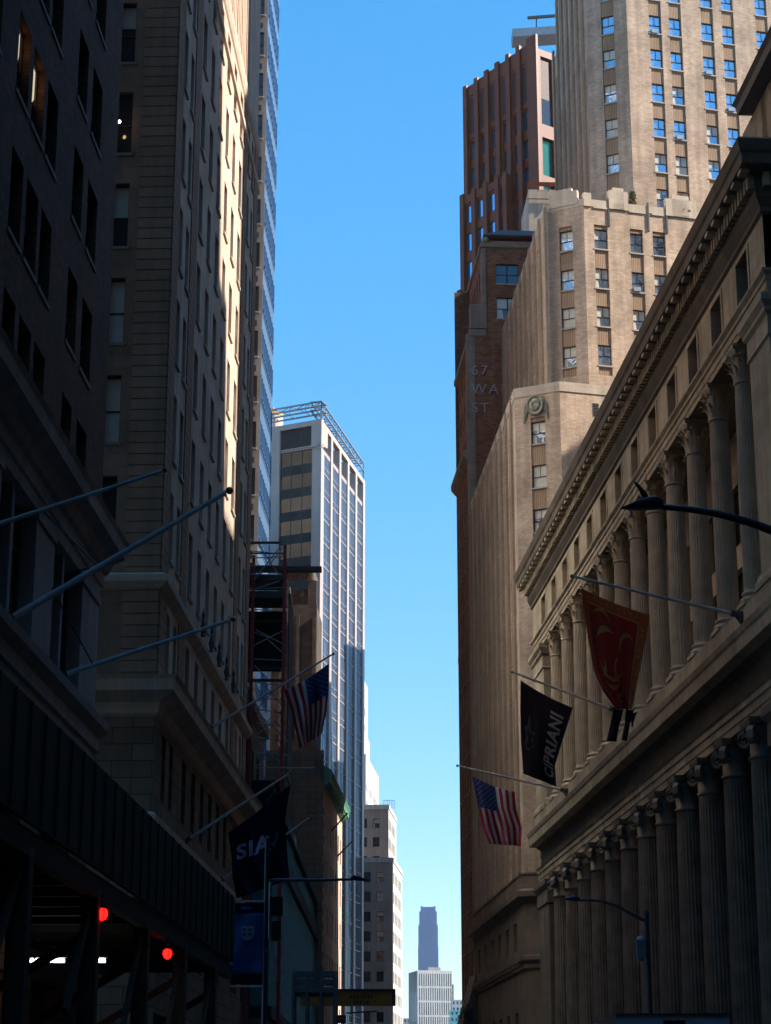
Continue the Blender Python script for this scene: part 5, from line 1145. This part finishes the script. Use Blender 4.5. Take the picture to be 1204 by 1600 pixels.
for y0, y1 in ((1411,1427),(1522,1538)): a, c = at(362,y0,65.0), at(413,y1,65.0); b2 = MB(); b2.box(((a.x+c.x)/2, 65.0, (a.z+c.z)/2), (c.x-a.x, .03, a.z-c.z-.01)); b2.build('dark_border', M['navy'], bn)
b2 = MB()
for y in (1408, 1541): a, c = at(360,y,65), at(418,y,65); b2.bar(a, c, .07, .05)
b2.build('bracket', M['pole'], bn)
b2 = MB(); cx, cz_ = at(387,1458,64.9).x, at(387,1458,64.9).z; s_ = .021
pts = [(-10,11),(10,11),(10,-2),(8,-7),(4,-10),(0,-11),(-4,-10),(-8,-7),(-10,-2)]; b2.face([(cx+x*s_, 64.9, cz_+z*s_) for x, z in pts]); 
b2.build('crest', M['crest'], bn)
b2 = MB()
for x, z in ((-5,5),(4,5),(-5,-2),(4,-2)): b2.box((cx+x*s_, 64.88, cz_+z*s_), (5*s_, .01, 4*s_))
b2.build('crest_marks', M['banner'], bn)
a = at(364,1487,64.9); wordplate('FORDHAM', 'lettering', (a.x,a.y,0), Vector((1,0,0)), at(364,1489,64.9).z, .235, M['ltxt'], bn, .0, .002, spacing=1.0)
a = at(378,1420,64.9); b2 = MB(); b2.box((cx-.05,64.93,at(380,1419,65).z), (.36,.02,.09)); b2.build('border_mark', M['ltxt'], bn)

# bird on the near lamp
bd = thing('bird', at(1006,785,28), 'dark bird perched on the near street lamp, tail pointing up', 'bird')
b2 = MB(); spine = [(991,753,.004,.03),(996,758,.012,.04),(1000,764,.03,.05),(1004,770,.045,.055),(1007,776,.045,.05),(1008,781,.03,.035),(1010,784,.028,.03),(1012,787,.012,.014)]
rows = []
for x, y, ry, rx in spine:
    c = at(x, y, 28.0); rows.append([c+Vector((math.cos(a)*rx, math.sin(a)*ry*1.3, -math.cos(a)*rx*.3)) for a in (2*math.pi*k/12 for k in range(12))])
b2.grid(rows, 0, True, True); b2.face(rows[0]); b2.face(rows[-1]); b2.build('body', M['black'], bd)
b2 = MB()
for dx in (-.012,.02): c = at(1006,780,28.0); b2.tube([c+Vector((dx,0,0)), c+Vector((dx,0,-.09))], .006, 5)
b2.build('leg', M['steel'], bd)

# ------------------------------------------------------------------ work-zone sign, gantry, truck, street tree
sg = thing('work_zone_sign', at(543,1560,100), 'long orange work zone board high across the left of the street', 'sign')
a, c = at(470,1548.5,100), at(617,1572,100); b2 = MB(); b2.box(((a.x+c.x)/2,100,(a.z+c.z)/2), (c.x-a.x,.06,a.z-c.z)); b2.build('board', M['orange'], sg)
b2 = MB(); b2.box(((a.x+c.x)/2,99.99,a.z+.05), (c.x-a.x,.16,.1)); b2.box((c.x-.08,99.94,(a.z+c.z)/2), (.16,.06,a.z-c.z)); b2.build('frame', M['timber'], sg)
b2 = MB(); rnd = random.Random(11)
for y, xs in ((1557,(549,554,559,566,571,576,581)),(1566,(554,559,564,570,575))):
    for x in xs: p = at(x, y, 99.9); b2.box((p.x,99.955,p.z), (.10,.01,.14+rnd.random()*.05))
b2.build('worn_marks', M['timber'], sg)
p = at(526,1518,99.7); b2 = MB(); b2.box((p.x,99.7,(p.z+.13)/2), (.2,.2,p.z-.13)); b2.build('post', M['galv'], sg)
rs = thing('red_sign', at(533,1592,99), 'small red sign plate below the orange work zone board', 'sign')
a, c = at(527,1586,99.4), at(541,1599,99.4); b2 = MB(); b2.box(((a.x+c.x)/2,99.4,(a.z+c.z)/2), (c.x-a.x,.03,a.z-c.z)); b2.build('plate', M['redsteel'], rs)
b2 = MB(); b2.box(((a.x+c.x)/2,99.38,(a.z+c.z)/2+.02), ((c.x-a.x)*.7,.01,.05)); b2.build('mark', M['mullw'], rs)
b2 = MB(); b2.bar(at(541,1583,99.5), at(590,1580,99.5), .07, .07); b2.bar(((a.x+c.x)/2,99.42,a.z), ((a.x+c.x)/2,99.42,a.z+.35), .05, .05); b2.build('arm', M['steel'], rs)
gn = thing('steel_gantry', at(484,1600,92), 'grey steel work platform frame low on the left, above the orange board', 'gantry')
b2 = MB(); YG = 92
for y in (1520,1533,1545): 
    for dy in (0, 2.2): b2.bar(at(458,y,YG+dy*0)+Vector((0,dy,0)), at(524,y,YG)+Vector((0,dy,0)), .1, .14)
for x in (459,480,502,523):
    for dy in (0, 2.2): b2.bar(at(x,1519,YG)+Vector((0,dy,0)), Vector((at(x,1519,YG).x,YG+dy,.13)), .12, .12)
    b2.bar(at(x,1520,YG), at(x,1520,YG)+Vector((0,2.2,0)), .1, .1); b2.bar(at(x,1545,YG), at(x,1545,YG)+Vector((0,2.2,0)), .1, .1)
b2.bar(at(459,1545,YG), at(502,1575,YG), .07, .07); b2.build('frame', M['galv'], gn)
b2 = MB(); a = at(459,1546,YG); c = at(523,1546,YG); b2.box(((a.x+c.x)/2, YG+1.1, a.z-.16), (c.x-a.x, 2.3, .06)); b2.build('deck', M['timber'], gn)

tk = thing('box_truck', (6.3,47,0), 'white box truck parked at the lower right, only its roof edge in view', 'truck')
a, c = at(962,1585,45), at(1139,1585,45); zt_ = a.z
b2 = MB(); b2.box(((a.x+c.x)/2,48.2,(zt_+.9)/2+.0), (c.x-a.x,6.2,zt_-.9)); b2.build('cargo_box', M['truck'], tk)
b2 = MB(); b2.box(((a.x+c.x)/2-.0,45.08,zt_+.012), (c.x-a.x+.06,.1,.02)); g0, g1 = at(1036,1590,45).x, at(1070,1590,45).x; b2.box(((g0+g1)/2,45.07,(zt_+1.0)/2), (g1-g0,.08,zt_-1.25)); b2.build('door_gap', M['black'], tk)
b2 = MB(); b2.box((6.3,52.6,1.6), (2.1,2.2,1.9)); b2.box((6.3,52.2,.75), (2.0,7.4,.3)); b2.build('cab', M['white'], tk)
for x in (5.3,7.3):
    for y in (46.5,52.4):
        b2 = MB(); rows = [[(x+dx, y+r*math.cos(q), .52+r*math.sin(q)) for q in (2*math.pi*k/20 for k in range(20))] for dx, r in ((-.14,.3),(-.14,.5),(.14,.5),(.14,.3))]; b2.grid(rows, 0, False, True); b2.face(rows[0]); b2.face(rows[-1]); b2.build('wheel', M['black'], tk)
def leafy(name, loc, h, r, label):
    root = thing(name, loc, label, 'tree'); L0 = Vector(loc); rnd = random.Random(9); b = MB()
    b.tube([L0, L0+Vector((.1,0,h*.3)), L0+Vector((.05,.1,h*.6))], [.16,.12,.07], 8)
    tips = []
    for k in range(9):
        a = k*2.4; q = L0+Vector((math.cos(a)*r*.7, math.sin(a)*r*.7, h*(.55+.04*k))); b.tube([L0+Vector((.05,.05,h*(.32+.03*k))), q], [.05,.015], 5); tips.append(q)
    b.build('trunk', M['timber'], root); b = MB()
    for q in tips+[L0+Vector((0,0,h*.85))]:
        for i in range(130):
            v = Vector((rnd.gauss(0,1),rnd.gauss(0,1),rnd.gauss(0,.8)))*r*.27; p = q+v; u = Vector((rnd.uniform(-1,1),rnd.uniform(-1,1),rnd.uniform(-1,1))).normalized()*.13; s__ = u.cross(Vector((rnd.random(),rnd.random(),1))).normalized()*.08
            b.face([p-u,p+s__,p+u,p-s__])
    b.build('crown', plain('leaf', (.05,.075,.03), .8, noise=.4, nscale=4), root)
p = at(733,1590,186); leafy('street_tree', (p.x,186,.13), 13.0, 1.1, 'small dark street tree at the foot of the brown tower on the right')
aw = thing('entrance_canopy', RS(186,-1.6,0), 'dark sloping canopy over the pavement at the foot of the brown tower', 'canopy')
b2 = MB(); 
for q in ([RS(190,-1.6,9),RS(184.5,-1.6,9),RS(184.5,0,14.5),RS(190,0,14.5)],[RS(184.5,-1.6,9),RS(184.5,0,9),RS(184.5,0,14.5)],[RS(190,-1.6,9),RS(190,0,14.5),RS(190,0,9)],[RS(190,-1.6,8.6),RS(184.5,-1.6,8.6),RS(184.5,-1.6,9),RS(190,-1.6,9)],[RS(190,-1.6,8.6),RS(190,0,8.6),RS(184.5,0,8.6),RS(184.5,-1.6,8.6)]): b2.face(q)
b2.build('hood', M['steel'], aw)
b2 = MB(); b2.tube([RS(190,-1.5,8.6),RS(190,-1.5,.13)], .06, 6); b2.tube([RS(184.6,-1.5,8.6),RS(184.6,-1.5,.13)], .06, 6); b2.build('post', M['steel'], aw)

# ------------------------------------------------------------------ the air between here and the far shore
b = MB(); b.box((0, 1550, 161), (2600, 3700, 328))
hz = b.build('haze', None); hz['kind'] = 'stuff'
hm = bpy.data.materials.new('haze'); hm.use_nodes = True; t_ = hm.node_tree; t_.nodes.clear()
o_ = t_.nodes.new('ShaderNodeOutputMaterial'); v_ = t_.nodes.new('ShaderNodeVolumePrincipled'); v_.inputs['Density'].default_value = 0.00007; v_.inputs['Color'].default_value = (.75,.86,1,1); v_.inputs['Anisotropy'].default_value = .2
t_.links.new(v_.outputs[0], o_.inputs['Volume']); hz.data.materials.clear(); hz.data.materials.append(hm)
